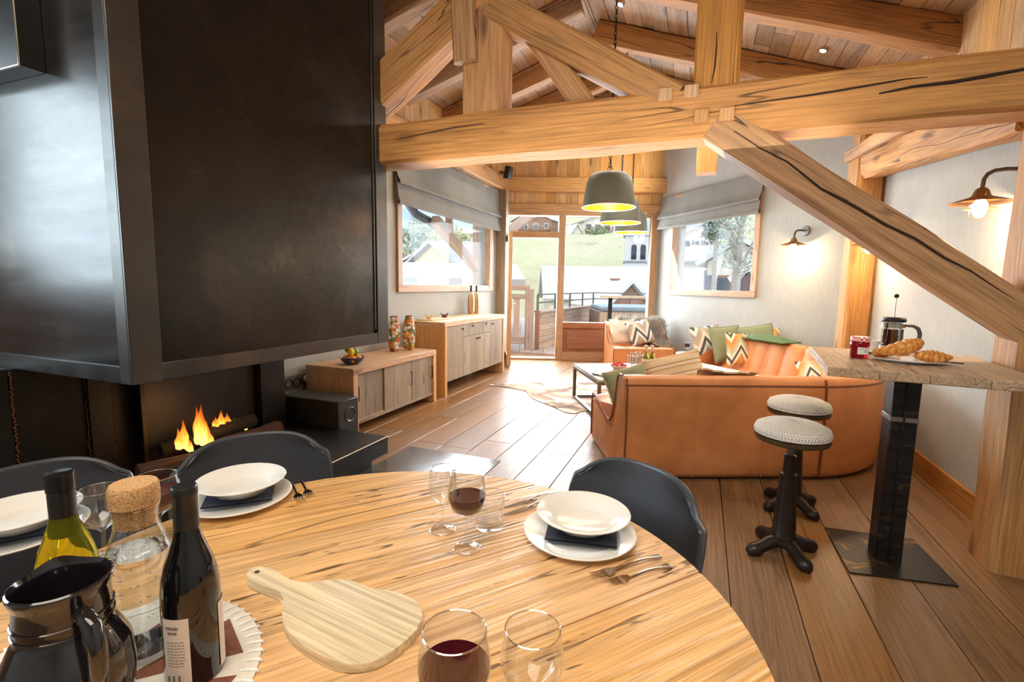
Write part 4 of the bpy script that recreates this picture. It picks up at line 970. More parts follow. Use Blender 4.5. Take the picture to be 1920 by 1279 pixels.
bp = B().prism([(.74, 3.13), (1.17, 3.17), (1.20, 2.73), (.75, 2.66)], .0008, .009); bp.build('base_plate', rustplate(), bt, world=I4)

def stool_proto(p, label, rz):
    s = thing('bar_stool', label, 'bar stool', p, rz, 'bar stools at the bar table')
    M_iron = bpy.data.materials.get('cast_iron') or plain('cast_iron', (58, 52, 50), .38, .7, .3, 10)
    def knit():
        k = N('knitted_wool'); tc = k.n('TexCoord'); sep = k.n('SeparateXYZ'); k.l(tc.outputs['Object'], sep.inputs[0])
        r2 = k.math('SQRT', k.math('ADD', k.math('MULTIPLY', sep.outputs['X'], sep.outputs['X']), k.math('MULTIPLY', sep.outputs['Y'], sep.outputs['Y'])))
        a = k.math('ARCTAN2', sep.outputs['Y'], sep.outputs['X'])
        h = k.math('MULTIPLY', k.math('SINE', k.math('MULTIPLY', r2, 620.0)), k.math('SINE', k.math('ADD', k.math('MULTIPLY', a, 76.0), k.math('MULTIPLY', r2, 300.0))))
        k.set(Base_Color=k.ramp(k.math('MULTIPLY_ADD', h, .5, .5), [(.05, lin((196, 190, 178))), (.45, lin((250, 246, 238)))]), Roughness=.9); k.bump(h, .8, .004); return k.m
    M_knit = bpy.data.materials.get('knitted_wool') or knit()
    B().lathe([(0, .665), (.155, .665), (.172, .672), (.176, .69), (.165, .715), (.13, .733), (.07, .742), (0, .744)], 40).build('seat_cushion', M_knit, s)
    B().lathe([(0, .632), (.150, .632), (.168, .640), (.172, .652), (.172, .664), (0, .664)], 36).build('seat_plate', plain('brass_seat_ring', (112, 100, 76), .35, .8) if 'brass_seat_ring' not in bpy.data.materials else bpy.data.materials['brass_seat_ring'], s)
    th = [(.017 + (.0018 if i % 2 else 0), .53+i*.0052) for i in range(20)]
    B().lathe([(0, .50)]+[(th[0][0], .50)]+th+[(.017, .633), (.06, .634), (0, .634)], 16).build('screw_spindle', M_silver if False else plain('worn_steel', (128, 120, 110), .3, .9) if 'worn_steel' not in bpy.data.materials else bpy.data.materials['worn_steel'], s)
    B().lathe([(.062, .085), (.064, .10), (.056, .115), (.051, .22), (.040, .42), (.038, .435), (.040, .440), (.040, .452), (.028, .458), (.026, .54), (.029, .545), (.029, .555), (.018, .558), (0, .558)], 28).build('column', M_iron, s)
    B().lathe([(0, .045), (.045, .045), (.062, .06), (.064, .078), (.052, .10), (0, .10)], 24).build('hub', M_iron, s)
    for q in range(4):
        a = q*pi/2+pi/4; pts, rs = [], []
        for t, z, r in ((.03, .075, .036), (.08, .062, .033), (.12, .042, .031), (.155, .030, .036), (.178, .024, .031), (.196, .018, .016)): pts.append((t*cos(a), t*sin(a), z)); rs.append(r)
        ft = B().tube(pts, rs, 12, upv=(0, 0, 1)); 
        for v in ft.bm.verts:
            if v.co.z < .004: v.co.z = 0 if v.co.z > -.02 else 0
        ft.build('foot', M_iron, s, smooth=70)
    for ch_ in s.children:
        for v_ in ch_.data.vertices: v_.co.z *= .955 if v_.co.z > .1 else 1
    return s
stool_proto((.47, 2.74, 0), 'white knitted round stool on a black iron pedestal, the front one nearer the camera', -.37+.1)
stool_proto((.60, 3.36, 0), 'white knitted round stool on a black iron pedestal, the back one against the sofa', -.37+.25)

# things on the bar table
bzt = bz+.0005
jp = onZ(1610, 671, bz); jar = thing('jam_jar', 'small jar of red jam with a checked lid on the bar table', 'jar', (jp.x, jp.y, bzt))
B().lathe([(0, 0), (.036, 0), (.040, .005), (.0405, .045), (.043, .062), (.043, .078), (.038, .084), (0, .084)], 10).build('glass_body', glassy('jam_red', (.30, .008, .02), .5, 1.3, .05), jar)
def gingham():
    s = N('checked_lid'); tc = s.n('TexCoord'); ch = s.n('TexChecker'); s.l(tc.outputs['Object'], ch.inputs[0]); ch.inputs['Scale'].default_value = 90; ch.inputs[1].default_value = (*lin((232, 60, 66)), 1); ch.inputs[2].default_value = (*lin((244, 236, 230)), 1); s.l(ch.outputs[0], s.bsdf.inputs['Base Color']); s.set(Roughness=.35); return s.m
B().lathe([(.0415, .084), (.0425, .088), (.0425, .104), (.040, .108), (0, .108)], 28).build('lid', gingham(), jar)
lb = B(); 
for i in range(9): pass
lb.grid(lambda u, v: (.0445*cos(-2.0+1.15*u), .0445*sin(-2.0+1.15*u), .022+.035*v), 10, 1).build('paper_label', M_white, jar)
M_ink = plain('label_ink', (70, 70, 84), .8)
def text(body, size, mat, parent, M, name='lettering', ext=.0002, align='CENTER', bend=None):
    c = bpy.data.curves.new(name, 'FONT'); c.body = body; c.size = size; c.align_x = align; c.align_y = 'CENTER'; c.extrude = 0
    o = bpy.data.objects.new(name, c); COL.objects.link(o); dg = bpy.context.evaluated_depsgraph_get(); me = bpy.data.meshes.new_from_object(o.evaluated_get(dg)); bpy.data.objects.remove(o); bpy.data.curves.remove(c)
    if bend:
        for v in me.vertices: a = v.co.x/bend; v.co = Vector((bend*sin(a), v.co.y, bend*(cos(a)-1)))
    me.materials.append(mat); return link(name, me, parent, M)
am = -2.0+.575
def printrows(parent, rad, ac, rows, mat, name='print_lines'):
    """faint unreadable print: rows of word-length strokes on a cylinder; row = (z, height, arc start, arc end, word length)"""
    q = B(); rn = random.Random(5)
    for z, hh, x0, x1, wl in rows:
        x = x0
        while x < x1:
            w = min(wl*rn.uniform(.5, 1.4), x1-x)
            q.grid(lambda u, v: (rad*cos(ac+(x+w*u)/rad), rad*sin(ac+(x+w*u)/rad), z+hh*(v-.5)), 4, 1); x += w+wl*.28
    return q.build(name, mat, parent, smooth=0, weld=False)
sc_ = B(); 
for z, x0, x1, f_ in ((.046, -.019, .017, 1), (.036, .002, .014, .8)):
    sc_.tube([(.0449*cos(am+(x0+(x1-x0)*i/40)/.0449), .0449*sin(am+(x0+(x1-x0)*i/40)/.0449), z+.0022*f_*sin(i*1.5)*(1+.6*sin(i*.7))) for i in range(41)], .00035, 4)
sc_.build('handwritten_script', M_ink, jar)
cpx = onZ(1627, 664, bz); cup = thing('coffee_cup', 'white coffee cup and saucer half hidden behind the jam jar', 'cup', (cpx.x+.03, cpx.y+.07, bzt))
B().lathe([(0, .004), (.03, 0), (.034, .003), (.065, .012), (.064, .015), (.03, .008), (0, .008)], 28).build('saucer', M_white, cup); B().lathe([(0, .010), (.022, .009), (.034, .03), (.040, .068), (.038, .069), (.032, .03), (0, .016)], 28).tube([(.036, 0, .058), (.056, 0, .056), (.060, 0, .04), (.050, 0, .028), (.032, 0, .027)], .0045, 8).build('cup_body', M_white, cup)
pp = onZ(1672, 664, bz); fp = thing('coffee_press', 'glass coffee press with black lid and raised plunger on the bar table', 'coffee press', (pp.x, pp.y+.02, bzt), radians(-12))
M_blk = plain('gloss_black_plastic', (40, 38, 40), .3)
B().lathe([(.050, .01), (.050, .155), (.052, .172), (.0505, .172), (.0485, .155), (.0485, .012), (0, .012), (0, .01)], 36).build('glass_beaker', M_glass, fp)
B().lathe([(0, .014), (.048, .014), (.048, .135), (0, .135)], 36).build('coffee', glassy('black_coffee', (.035, .012, .005), .15, 1.2), fp)
B().lathe([(0, 0), (.053, 0), (.055, .004), (.053, .04), (.051, .045), (.0505, .01), (0, .01)], 36).build('base_cup', M_white, fp)
for a in range(4):
    aa = a*pi/2+.5; B().box(.0505, .053, -.006, .006, .03, .165, .001, M=Matrix.Rotation(aa, 4, 'Z')).build('frame_strut', M_silver, fp)
B().lathe([(.0508, .142), (.0535, .142), (.0535, .165), (.0508, .165)], 36, closed=True).build('frame_ring', M_silver, fp)
B().lathe([(0, .174), (.053, .172), (.055, .178), (.054, .19), (.046, .198), (0, .20)], 36).build('lid', M_blk, fp)
B().lathe([(.0025, .10), (.0025, .305), (0, .305)], 10).build('plunger_rod', M_silver, fp); B().sphere((0, 0, .312), .012, 3).build('plunger_knob', M_blk, fp)
B().lathe([(0, .118), (.046, .118), (.046, .124), (0, .124)], 28).build('filter_disc', M_silver, fp)
B().tube([(.052, 0, .155), (.085, 0, .155), (.105, 0, .142), (.114, 0, .115), (.112, 0, .08), (.104, 0, .05)], [.006, .009, .010, .010, .009, .007], 10).build('handle', plain('grey_handle', (86, 86, 92), .35), fp)
B().tube([(-.05, 0, .160), (-.062, 0, .172)], [.012, .004], 8).build('spout', M_glass, fp)
plp = onZ(1704, 679, bz); pl = thing('croissant_plate', 'white oval plate with croissants and a knife on the bar table', 'plate', (plp.x, plp.y, bzt), radians(-12))
B().lathe([(0, .004), (.085, 0), (.088, .003), (.15, .013), (.151, .016), (.088, .008), (0, .008)], 44, M=Matrix.Diagonal((1.0, .78, 1, 1))).build('dish', M_white, pl)
def croissant(p, rz, L, r, label, tilt=0):
    s = N('croissant_crust') if 'croissant_crust' not in bpy.data.materials else None
    if s:
        v = s.coords((1, 1, 1)); n = s.noise(s.map((1, 3, 3)), 22, 4, .6, .5); s.set(Base_Color=s.ramp(n, [(.3, lin((176, 98, 34))), (.5, lin((222, 148, 66))), (.68, lin((242, 190, 110)))]), Roughness=.4); s.bump(n, .4, .004)
    m = bpy.data.materials['croissant_crust']; c = thing('croissant', label, 'croissant', p, rz, 'croissants on the bar plate')
    q = B(); NS = 9; R_ = L*.50
    for i in range(NS):
        t = -1+2*i/(NS-1); th = t*1.2; rr = r*(.30+.74*(1-abs(t)**1.5)); sp = L*1.0/NS
        tmp = B().sphere((0, 0, 0), 1, 2); sg = -1 if t < 0 else 1
        Mx = Matrix.Translation((R_*sin(th), R_*(cos(th)-1)+.02, r*.80+tilt*t+abs(tilt))) @ Matrix.Rotation(-th, 4, 'Z') @ Matrix.Rotation(.35*sg*(abs(t) > .05), 4, 'Z') @ Matrix.Diagonal((sp*.98, rr, rr*.92, 1))
        for v in tmp.bm.verts:
            w_ = v.co.copy(); w_.x += -.25*sg*(w_.y**2+w_.z**2)*(abs(t) > .05); p_ = Mx @ w_; p_.z = max(0, p_.z); v.co = p_
        me_ = bpy.data.meshes.new('tmp'); tmp.bm.to_mesh(me_); tmp.bm.free(); q.bm.from_mesh(me_); bpy.data.meshes.remove(me_)
    q.build('crust', m, c, smooth=60); return c

M = frame((plp.x, plp.y, 0), radians(-12))
a_ = M @ Vector((-.030, -.02, 0)); croissant((a_.x, a_.y, bzt+.009), 3.35, .19, .044, 'golden croissant propped on the left of the bar plate, the larger one', -.028)
a_ = M @ Vector((.078, -.03, 0)); croissant((a_.x, a_.y, bzt+.009), 2.75, .135, .036, 'smaller golden croissant at the right of the bar plate')
a_ = M @ Vector((-.075, -.03, 0)); croissant((a_.x-.012, a_.y+.06, bzt+.009), .3, .10, .026, 'croissant tip showing at the left rim behind the larger croissant')
kn = thing('table_knife', 'steel knife lying on the right rim of the croissant plate', 'knife', tuple(M @ Vector((.098, .005, bzt+.0135))), radians(-32))
B().box(-.09, .02, -.008, .008, 0, .0015, .0006).build('blade', M_silver, kn); B().box(.02, .10, -.006, .006, -.0015, .0045, .002).build('handle', M_blk, kn)

# ================================================================ PENDANTS, CEILING LIGHTS, WALL LAMPS
M_shade = plain('grey_green_lacquer', (92, 96, 86), .45, 0, .06); M_goldin = plain('gold_leaf_lining', (232, 158, 40), .35, .5, .1); M_bulb = emit('warm_bulb', (1, .66, .28), 5)
def chain(b, p0, p1, lk=.034, r=.0032):
    p0, p1 = Vector(p0), Vector(p1); L = (p1-p0).length; n = max(2, int(L/lk)); 
    for i in range(n):
        z = p0.z+(p1.z-p0.z)*(i+.5)/n; o = pi/2*(i % 2)
        pts = [(p0.x+cos(o)*.010*sin(a), p0.y+sin(o)*.010*sin(a), z+lk*.66*cos(a)) for a in [k*pi/4 for k in range(8)]]
        b.tube(pts, r, 4, closed=True)
    return b
for (px, py, dep, lb) in ((1141, 389, 4.35, 'grey dome pendant lamp with gold lining, nearest and largest of the three'), (1162, 418, 5.6, 'grey dome pendant lamp with gold lining, middle one of the row of three'), (1182, 436, 6.75, 'grey dome pendant lamp with gold lining, farthest and smallest of the three')):
    p = atD(px, py, dep); zt = roofz(p.x)-.01
    pd = thing('pendant_lamp', lb, 'pendant lamp', (p.x, p.y, p.z), 0, 'pendant lamps over the living room')
    B().lathe([(.235, 0), (.228, .06), (.205, .20), (.185, .26), (.150, .29), (.06, .302), (0, .304)], 48).build('shade', M_shade, pd)
    B().lathe([(.230, .001), (.223, .06), (.200, .198), (.180, .254), (.147, .283), (.06, .294), (0, .296)], 48).build('lining', M_goldin, pd)
    B().lathe([(.228, -.003), (.238, -.003), (.238, .006), (.228, .006)], 48, closed=True).build('rim', M_silver, pd)
    B().lathe([(0, .30), (.02, .30), (.022, .315), (.010, .325), (0, .325)], 16).tube([(.022*cos(a*pi/6), 0, .335+.022*sin(a*pi/6)) for a in range(12)], .003, 6, closed=True).build('finial', M_chain, pd)
    chain(B(), (0, 0, .35), (0, 0, zt-p.z-.05)).build('chain', M_chain, pd)
    B().tube([(.006, .004, .33), (.008, .004, zt-p.z-.05)], .003, 5).build('cable', M_blackmat, pd)
    B().lathe([(0, zt-p.z-.075), (.02, zt-p.z-.075), (.075, zt-p.z-.045), (.082, zt-p.z-.01), (.08, zt-p.z+.02), (0, zt-p.z+.02)], 28).build('canopy', M_chain, pd)
    B().lathe([(.018, .17), (.018, .285)], 14).build('socket', M_silver, pd); B().sphere((0, 0, .125), .045, 3).build('bulb', M_bulb, pd)
    lamp('pendant_glow', 'POINT', (p.x, p.y, p.z+.04), 8, (1, .70, .36), shadow_soft_size=.04)
for px, py, sd, lb in ((835, 78, 'L', 'small recessed ceiling spotlight between the left rafters beside the thick post'), (947, 200, 'L', 'small recessed ceiling spotlight just above the tie beam, right of the thick post'), (1163, 8, 'R', 'small recessed ceiling spotlight at the top edge above the pendant canopy'), (1188, 95, 'R', 'small recessed ceiling spotlight right of the long diagonal below the rafter'), (1543, 95, 'R', 'small recessed ceiling spotlight at the right above the tie beam')):
    nn = Vector((.357, 0, 1)) if sd == 'R' else Vector((-.3, 0, 1)); p0 = Vector((1.62, 0, 3.26-.012)) if sd == 'R' else Vector((-3.42, 0, 3.65-.012)); d = cray(px, py); p = CAMP + d*((p0-CAMP).dot(nn)/d.dot(nn)); nn.normalize()
    cl = thing('ceiling_spotlight', lb, 'spotlight', p, 0, 'recessed ceiling spotlights'); cl.rotation_euler = nn.to_track_quat('Z', 'Y').to_euler()
    B().lathe([(.028, .03), (.028, -.002), (.042, -.004), (.043, .004), (.043, .03)], 24).build('ring', M_silver, cl); B().lathe([(.027, .004), (0, .004)], 24).build('lens', emit('spot_lens', (1, .86, .62), 40) if 'spot_lens' not in bpy.data.materials else bpy.data.materials['spot_lens'], cl)
    lamp('spot_beam', 'SPOT', p-nn*.03, 55, WARM, target=p-Vector((0, 0, 2)), spot_size=radians(95), spot_blend=.7, shadow_soft_size=.03)
M_copper = plain('aged_copper', (150, 104, 60), .4, .7, .25, 20); M_iron2 = plain('bracket_iron', (96, 82, 70), .5, .6)
def wall_lamp(ros, out, label):
    """ros: rosette centre on the wall; out: unit vector away from the wall"""
    o = Vector(out).normalized(); rz = atan2(o.y, o.x); w = thing('wall_lamp', label, 'wall lamp', ros, rz, 'copper wall lamps')
    B().lathe([(0, .0), (.058, 0), (.06, .006), (.055, .022), (.02, .026), (0, .03)], 28).build('rosette', plain('zinc_rosette', (122, 124, 122), .45, .5) if 'zinc_rosette' not in bpy.data.materials else bpy.data.materials['zinc_rosette'], w, M=Matrix.Rotation(pi/2, 4, 'Y'))
    B().tube([(.02, 0, 0), (.09, 0, .004), (.14, 0, -.002), (.168, 0, -.018), (.182, 0, -.045), (.185, 0, -.10)], .011, 10).build('arm', M_iron2, w)
    sx, sz = .185, -.12
    T = Matrix.Translation((sx, 0, sz))
    B().lathe([(0, .028), (.018, .028), (.032, .014), (.040, -.012), (.050, -.022), (.138, -.052), (.140, -.055), (.05, -.030), (0, -.02)], 40).build('shade', M_copper, w, M=T)
    B().lathe([(.047, -.028), (.048, -.105), (.041, -.130), (.024, -.146), (0, -.150)], 24).build('glass_jar', thin_glass('lamp_glass', (1, .97, .9), .5, .08) if 'lamp_glass' not in bpy.data.materials else bpy.data.materials['lamp_glass'], w, M=T)
    B().lathe([(.049, -.082), (.070, -.086), (.070, -.089), (.049, -.086)], 28, closed=True).build('collar', M_copper, w, M=T)
    B().lathe([(0, -.03), (.018, -.035), (.033, -.06), (.033, -.09), (.02, -.115), (0, -.122)], 18).build('bulb', emit('hot_bulb', (1, .74, .38), 22) if 'hot_bulb' not in bpy.data.materials else bpy.data.materials['hot_bulb'], w, M=T)
    for a in (-.03, .03): B().lathe([(0, .0), (.004, 0), (.004, -.02)], 8).build('screw', M_copper, w, M=T @ Matrix.Translation((0, a*1.6, -.008)))
    p = Vector(ros)+o*.185+Vector((0, 0, sz-.135)); lamp('wall_lamp_glow', 'POINT', p, 17, (1, .78, .50), shadow_soft_size=.03)
wall_lamp((XR-.002, 3.56, 2.045), (-1, 0, 0), 'copper wall lamp with a glass jar at the right picture edge, nearest of the three')
l2_ = onX(1628, 465, XR-.187)
wall_lamp((XR-.002, l2_.y, l2_.z+.20), (-1, 0, 0), 'copper wall lamp half hidden behind the long diagonal brace beside the corner post')
rp = CAMP + cray(1512, 433)*((E0-CAMP).dot(Vector((-(E1.y-E0.y), E1.x-E0.x, 0)))/cray(1512, 433).dot(Vector((-(E1.y-E0.y), E1.x-E0.x, 0))))
nb = Vector((-(E1-E0).y, (E1-E0).x, 0)).normalized(); nb = -nb
wall_lamp((rp.x+nb.x*.002, rp.y+nb.y*.002, rp.z), nb, 'copper wall lamp on the wall right of the right window, farthest of the three')
# ================================================================ DINING TABLE
TX, TY, TZ, TR = -.54, .67, .76, .694
tb = thing('dining_table', 'round dining table with a worn pine plank top full of knots and wormholes', 'dining table', (TX, TY, 0))
ga = radians(50.5); gd = Vector((cos(ga), sin(ga))); gn = Vector((-sin(ga), cos(ga)))
tpz = .058
cuts = [-.70, -.46, -.19, .078, .36, .70]
top = empty('table_top', tb)
for a, c in zip(cuts, cuts[1:]):
    a2, c2 = max(a+.0016, -TR+.001), min(c-.0016, TR-.001); poly = []
    n = 24
    for i in range(n+1):
        o = a2+(c2-a2)*i/n; poly.append((sqrt(max(0, TR*TR-o*o)), o))
    for i in range(n+1):
        o = c2+(a2-c2)*i/n; poly.append((-sqrt(max(0, TR*TR-o*o)), o))
    cl_ = [poly[0]]
    for p in poly[1:]:
        if (Vector(p)-Vector(cl_[-1])).length > 1e-4: cl_.append(p)
    B().prism(cl_, -tpz, random.uniform(-.0008, 0), bev=.0022).build('plank', M_table, top, world=Matrix.Translation((TX, TY, TZ)) @ Matrix.Rotation(ga, 4, 'Z'), smooth=25)
sl('cleat', (TX-.04, TY-.5, TZ-tpz-.05), (TX+.04, TY+.5, TZ-tpz), M_table, tb, 'y')
B().lathe([(.30, 0), (.31, .012), (.06, .03), (.045, .06), (.045, .60), (.09, .645), (.22, .650), (.22, TZ-tpz-.05), (0, TZ-tpz-.05)], 36).build('pedestal', M_chain, tb)

# ---------------------------------------------------------------- chairs
M_chair = plain('black_chair_leather', (52, 56, 64), .42, 0, .1, 60, .1); M_rimc = plain('chair_edge_sheen', (70, 74, 80), .3)  # edge colour lightened to stand in for the reflection along the shell rim
CP = [(.215, .425), (.20, .445), (.10, .432), (-.06, .425), (-.15, .44), (-.195, .49), (-.225, .58), (-.252, .70), (-.268, .78), (-.275, .83)]
CW = [.185, .20, .215, .222, .225, .230, .236, .238, .232, .206]
def shell(u, v):
    q = v*(len(CP)-1); i = min(int(q), len(CP)-2); f = q-i; f_ = f
    y = CP[i][0]*(1-f)+CP[i+1][0]*f; z = CP[i][1]*(1-f)+CP[i+1][1]*f; w = CW[i]*(1-f)+CW[i+1][0 if False else 0]*0 if False else CW[i]*(1-f)+CW[i+1]*f
    x = (u*2-1); b_ = min(1, max(0, (v-.42)/.2))
    z += .05*abs(x)**2.6*(1-b_); y += .075*abs(x)**2.4*b_
    z -= .045*abs(x)**5*max(0, (v-.80)/.20)+.012*x*x*max(0, (v-.8)/.2)
    return (x*w, y, z)
def chair(p, facing, label):
    rz = atan2(facing[1], facing[0])-pi/2
    c = thing('dining_chair', label, 'chair', (p[0], p[1], 0), rz, 'chairs around the dining table')
    B().grid(shell, 28, 40).solidify(.011).build('shell', M_chair, c, smooth=60)
    ed = [shell(0, i/40) for i in range(41)]+[shell(i/28, 1) for i in range(1, 28)]+[shell(1, 1-i/40) for i in range(41)]+[shell(1-i/28, 0) for i in range(1, 28)]
    B().tube([(a, b_-.004 if z > .5 else b_, z-.005 if z < .5 else z) for a, b_, z in ed], .0078, 8, closed=True).build('edge_sheen', M_rimc, c)  # tube along the shell edge carrying the painted rim reflection
    for sx in (-1, 1):
        for sy in (-1, 1): B().tube([(sx*.11, sy*.10, .425), (sx*.215, sy*.21-.01, 0)], [.016, .011], 10).build('leg', M_skirt, c)
    B().box(-.13, .13, -.12, .12, .405, .425, .004).tube([(-.11, -.10, .40), (.11, .10, .40)], .006, 6).tube([(-.11, .10, .40), (.11, -.10, .40)], .006, 6).build('seat_frame', M_chain, c)
    return c
def seat_at(bx, by, f): l = sqrt(f[0]**2+f[1]**2); return (bx+f[0]/l*.27, by+f[1]/l*.27)
chair(seat_at(-.115, 1.45, (-.53, -.85)), (-.53, -.85), 'black shell dining chair at the right of the table, in front of the leather sofa')
chair(seat_at(-1.43, 1.20, (.80, -.60)), (.80, -.60), 'black shell dining chair before the fire, behind the middle plate')
chair(seat_at(-1.77, .72, (1.0, -.18)), (1.0, -.18), 'black shell dining chair at the left picture edge, behind the left plate')

# ---------------------------------------------------------------- place settings
def setting(px, py, rz, where, bx=0, by=0):
    c = onZ(px, py, TZ+.005); z = TZ+.0003
    p = thing('dinner_plate', 'large flat white dinner plate '+where, 'plate', (c.x, c.y, z), 0, 'dinner plates'); B().lathe([(0, .003), (.085, 0), (.088, .003), (.134, .016), (.136, .019), (.133, .0205), (.092, .010), (.085, .007), (0, .007)], 56).build('dish', M_white, p)
    nz = z+.0205; nk = thing('paper_napkin', 'dark navy napkin under the soup plate '+where, 'napkin', (c.x+bx, c.y+by, nz), rz, 'napkins under the soup plates')
    b = B()
    for k in range(3): b.grid(lambda u, v: ((u-.5)*.165, (v-.5)*.165, .0008+.0016*k+.004*noise.noise(Vector((u*2+k, v*2, px)))*0+(-.006*max(0, 1-4*((u-.5)**2+(v-.5)**2)*2))*0), 6, 6)
    b.build('folded_sheet', M_navy, nk)
    bz_ = nz+.0045; s = thing('soup_plate', 'white rimmed soup plate '+where+', on the napkin', 'plate', (c.x+bx*1.2, c.y+by*1.2, bz_), 0, 'soup plates')
    B().lathe([(0, .004), (.062, 0), (.066, .004), (.082, .022), (.112, .033), (.114, .036), (.112, .0375), (.084, .0275), (.070, .014), (.058, .008), (0, .007)], 56).build('dish', M_white, s); B().lathe([(.058, .0), (.062, -.0008), (.060, .0012)], 56, closed=True).build('foot_ring', M_white, s)
setting(1086, 1003, .18, 'at the right of the table', .004, .012); setting(447, 936, .75, 'before the fire, mid table', .0, .01); setting(28, 1003, .95, 'at the left edge', .0, .01)
def cutlery(kind, a, c, label, z=.0004, dz=0):
    p0 = onZ(*a, TZ); p1 = onZ(*c, TZ); d = p1-p0; L = d.length
    o = thing(kind, label, kind.split('_')[-1], (p0.x, p0.y, TZ+z+dz), atan2(d.y, d.x), 'cutlery on the dining table')
    n = 24; hw = lambda t: .0085-.0045*min(1, t/.35)*1.0 if t < .55 else .0035
    def hfn(sg): return lambda u, v: (u*L*.68, (v-.5)*2*hw(u), .0012+.010*sin(pi*min(1, u*1.05))*.55+sg*.0011*(1-abs(2*v-1)))
    B().grid(hfn(1), n, 4).grid(hfn(-1), n, 4).build('handle', M_silver, o)
    if kind == 'fork':
        b = B()
        def hd(u, v): w = .0035+.0095*sin(min(1, u*1.3)*pi/2); return (L*(.67+.14*u), (v-.5)*2*w, .0018+.004*(1-u)-.004*u*(1-u))
        b.grid(hd, 8, 8).solidify(.0016)
        for k in range(4):
            y = -.0098+.0065*k; b.tube([(L*.80, y, .0022), (L*.90, y*.98, .0018), (L*1.0, y*.92, .0060)], [.0016, .0014, .0008], 6)
        b.build('tines', M_silver, o)
    elif kind == 'spoon':
        B().grid(lambda u, v: (L*(.66+.34*u), (v-.5)*2*.017*sin(pi*min(1, u*.9+.08))**.7, .0035-.003*sin(pi*u)*sin(pi*v)+.003*u), 12, 10).solidify(.0012).build('bowl', M_silver, o)
    else:
        B().grid(lambda u, v: (L*(.45+.55*u), (-.007+v*.016*(1-.75*u**4)) if True else 0, .0028), 14, 2).solidify(.0012).build('blade', M_silver, o)
    return o
cutlery('fork', (1257, 1063), (1138, 1096), 'steel fork lying nearer the table edge of the pair beside the right plate'); cutlery('fork', (1238, 1046), (1108, 1086), 'longer steel fork of the pair beside the right plate, inner one', .0004, .003)
cutlery('table_knife', (1050, 932), (944, 969), 'steel knife behind the right plate, the front one of the pair'); cutlery('table_knife', (1046, 922), (948, 954), 'steel knife behind the right plate, the back one of the pair')
cutlery('fork', (541, 899), (566, 944), 'steel fork right of the middle plate, the left one of the pair'); cutlery('fork', (560, 898), (583, 934), 'steel fork right of the middle plate, the right one of the pair')

# ---------------------------------------------------------------- glasses
def gat(px, py, h): p = onZ(px, py, TZ+h); return (p.x, p.y, TZ+.0004)
def at0(px, py): p = onZ(px, py, TZ); return (p.x, p.y, TZ+.0004)
p = at0(830, 994); wineglass(p, 'empty stemmed wine glass behind the red one at the right of the table', .160, .035, 0, 'glasses on the dining table', 40)
p = at0(875, 1029); wineglass(p, 'stemmed glass of red wine at the right of the table beside the tumbler', .180, .0435, .50, 'glasses on the dining table', 40)
p = at0(919, 988); tumbler(p, 'small clear water tumbler beside the stemmed red wine', .086, .0365, 'glasses on the dining table', .94, n=40)
p = gat(186, 917, .155); wineglass(p, 'empty stemmed wine glass left of the corked carafe', .155, .043, 0, 'glasses on the dining table', 40)
p = gat(293, 892, .16); wineglass(p, 'stemmed glass of red wine behind the corked carafe', .160, .046, .62, 'glasses on the dining table', 40)
p = gat(852, 1184, .17); wineglass(p, 'large glass of red wine at the bottom picture edge', .170, .047, .50, 'glasses on the dining table', 48)
p = gat(999, 1180, .155); wineglass(p, 'empty stemmed wine glass at the bottom picture edge, right of the large red wine', .155, .0425, 0, 'glasses on the dining table', 48)

# ---------------------------------------------------------------- cutting board
ol = [(463, 1075), (470, 1066), (488, 1062), (515, 1070), (545, 1087), (570, 1092), (605, 1089), (645, 1085), (695, 1102), (745, 1111), (777, 1125), (791, 1145), (787, 1172), (762, 1200), (722, 1230), (672, 1245), (622, 1238), (572, 1212), (542, 1186), (529, 1156), (531, 1128), (531, 1114), (508, 1104), (480, 1094), (466, 1085)]
W2 = [onZ(a, b_, TZ+.018) for a, b_ in ol]; cc = Vector((sum(p.x for p in W2)/len(W2), sum(p.y for p in W2)/len(W2), 0)); dr = (onZ(700, 1180, TZ)-onZ(480, 1075, TZ)); ca = atan2(dr.y, dr.x)
FM = frame((cc.x, cc.y, TZ+.0004), ca); FI = FM.inverted(); L2 = [(FI @ p).xy for p in W2]; sm = []
for i in range(len(L2)):
    a, b_, c_, d_ = [L2[(i+k) % len(L2)] for k in (-1, 0, 1, 2)]
    for t in (0, .33, .66): t2, t3 = t*t, t*t*t; sm.append(tuple(.5*((2*b_)+(c_-a)*t+(2*a-5*b_+4*c_-d_)*t2+(3*b_-a-3*c_+d_)*t3)))
cbd = thing('cutting_board', 'pale wooden paddle cutting board with a handle and hanging hole', 'cutting board', (cc.x, cc.y, TZ+.0004), ca)
B().prism(sm, 0, .018, bev=.0035, seg=3).build('board', M_cutting, cbd, smooth=30)
hp_ = FI @ onZ(482, 1073, TZ+.018); B().lathe([(.0048, 0), (.0052, .0006), (0, .0006)], 16, M=Matrix.Translation((hp_.x, hp_.y, .0178))).build('hanging_hole', plain('hole_shadow', (60, 42, 28), .9), cbd)

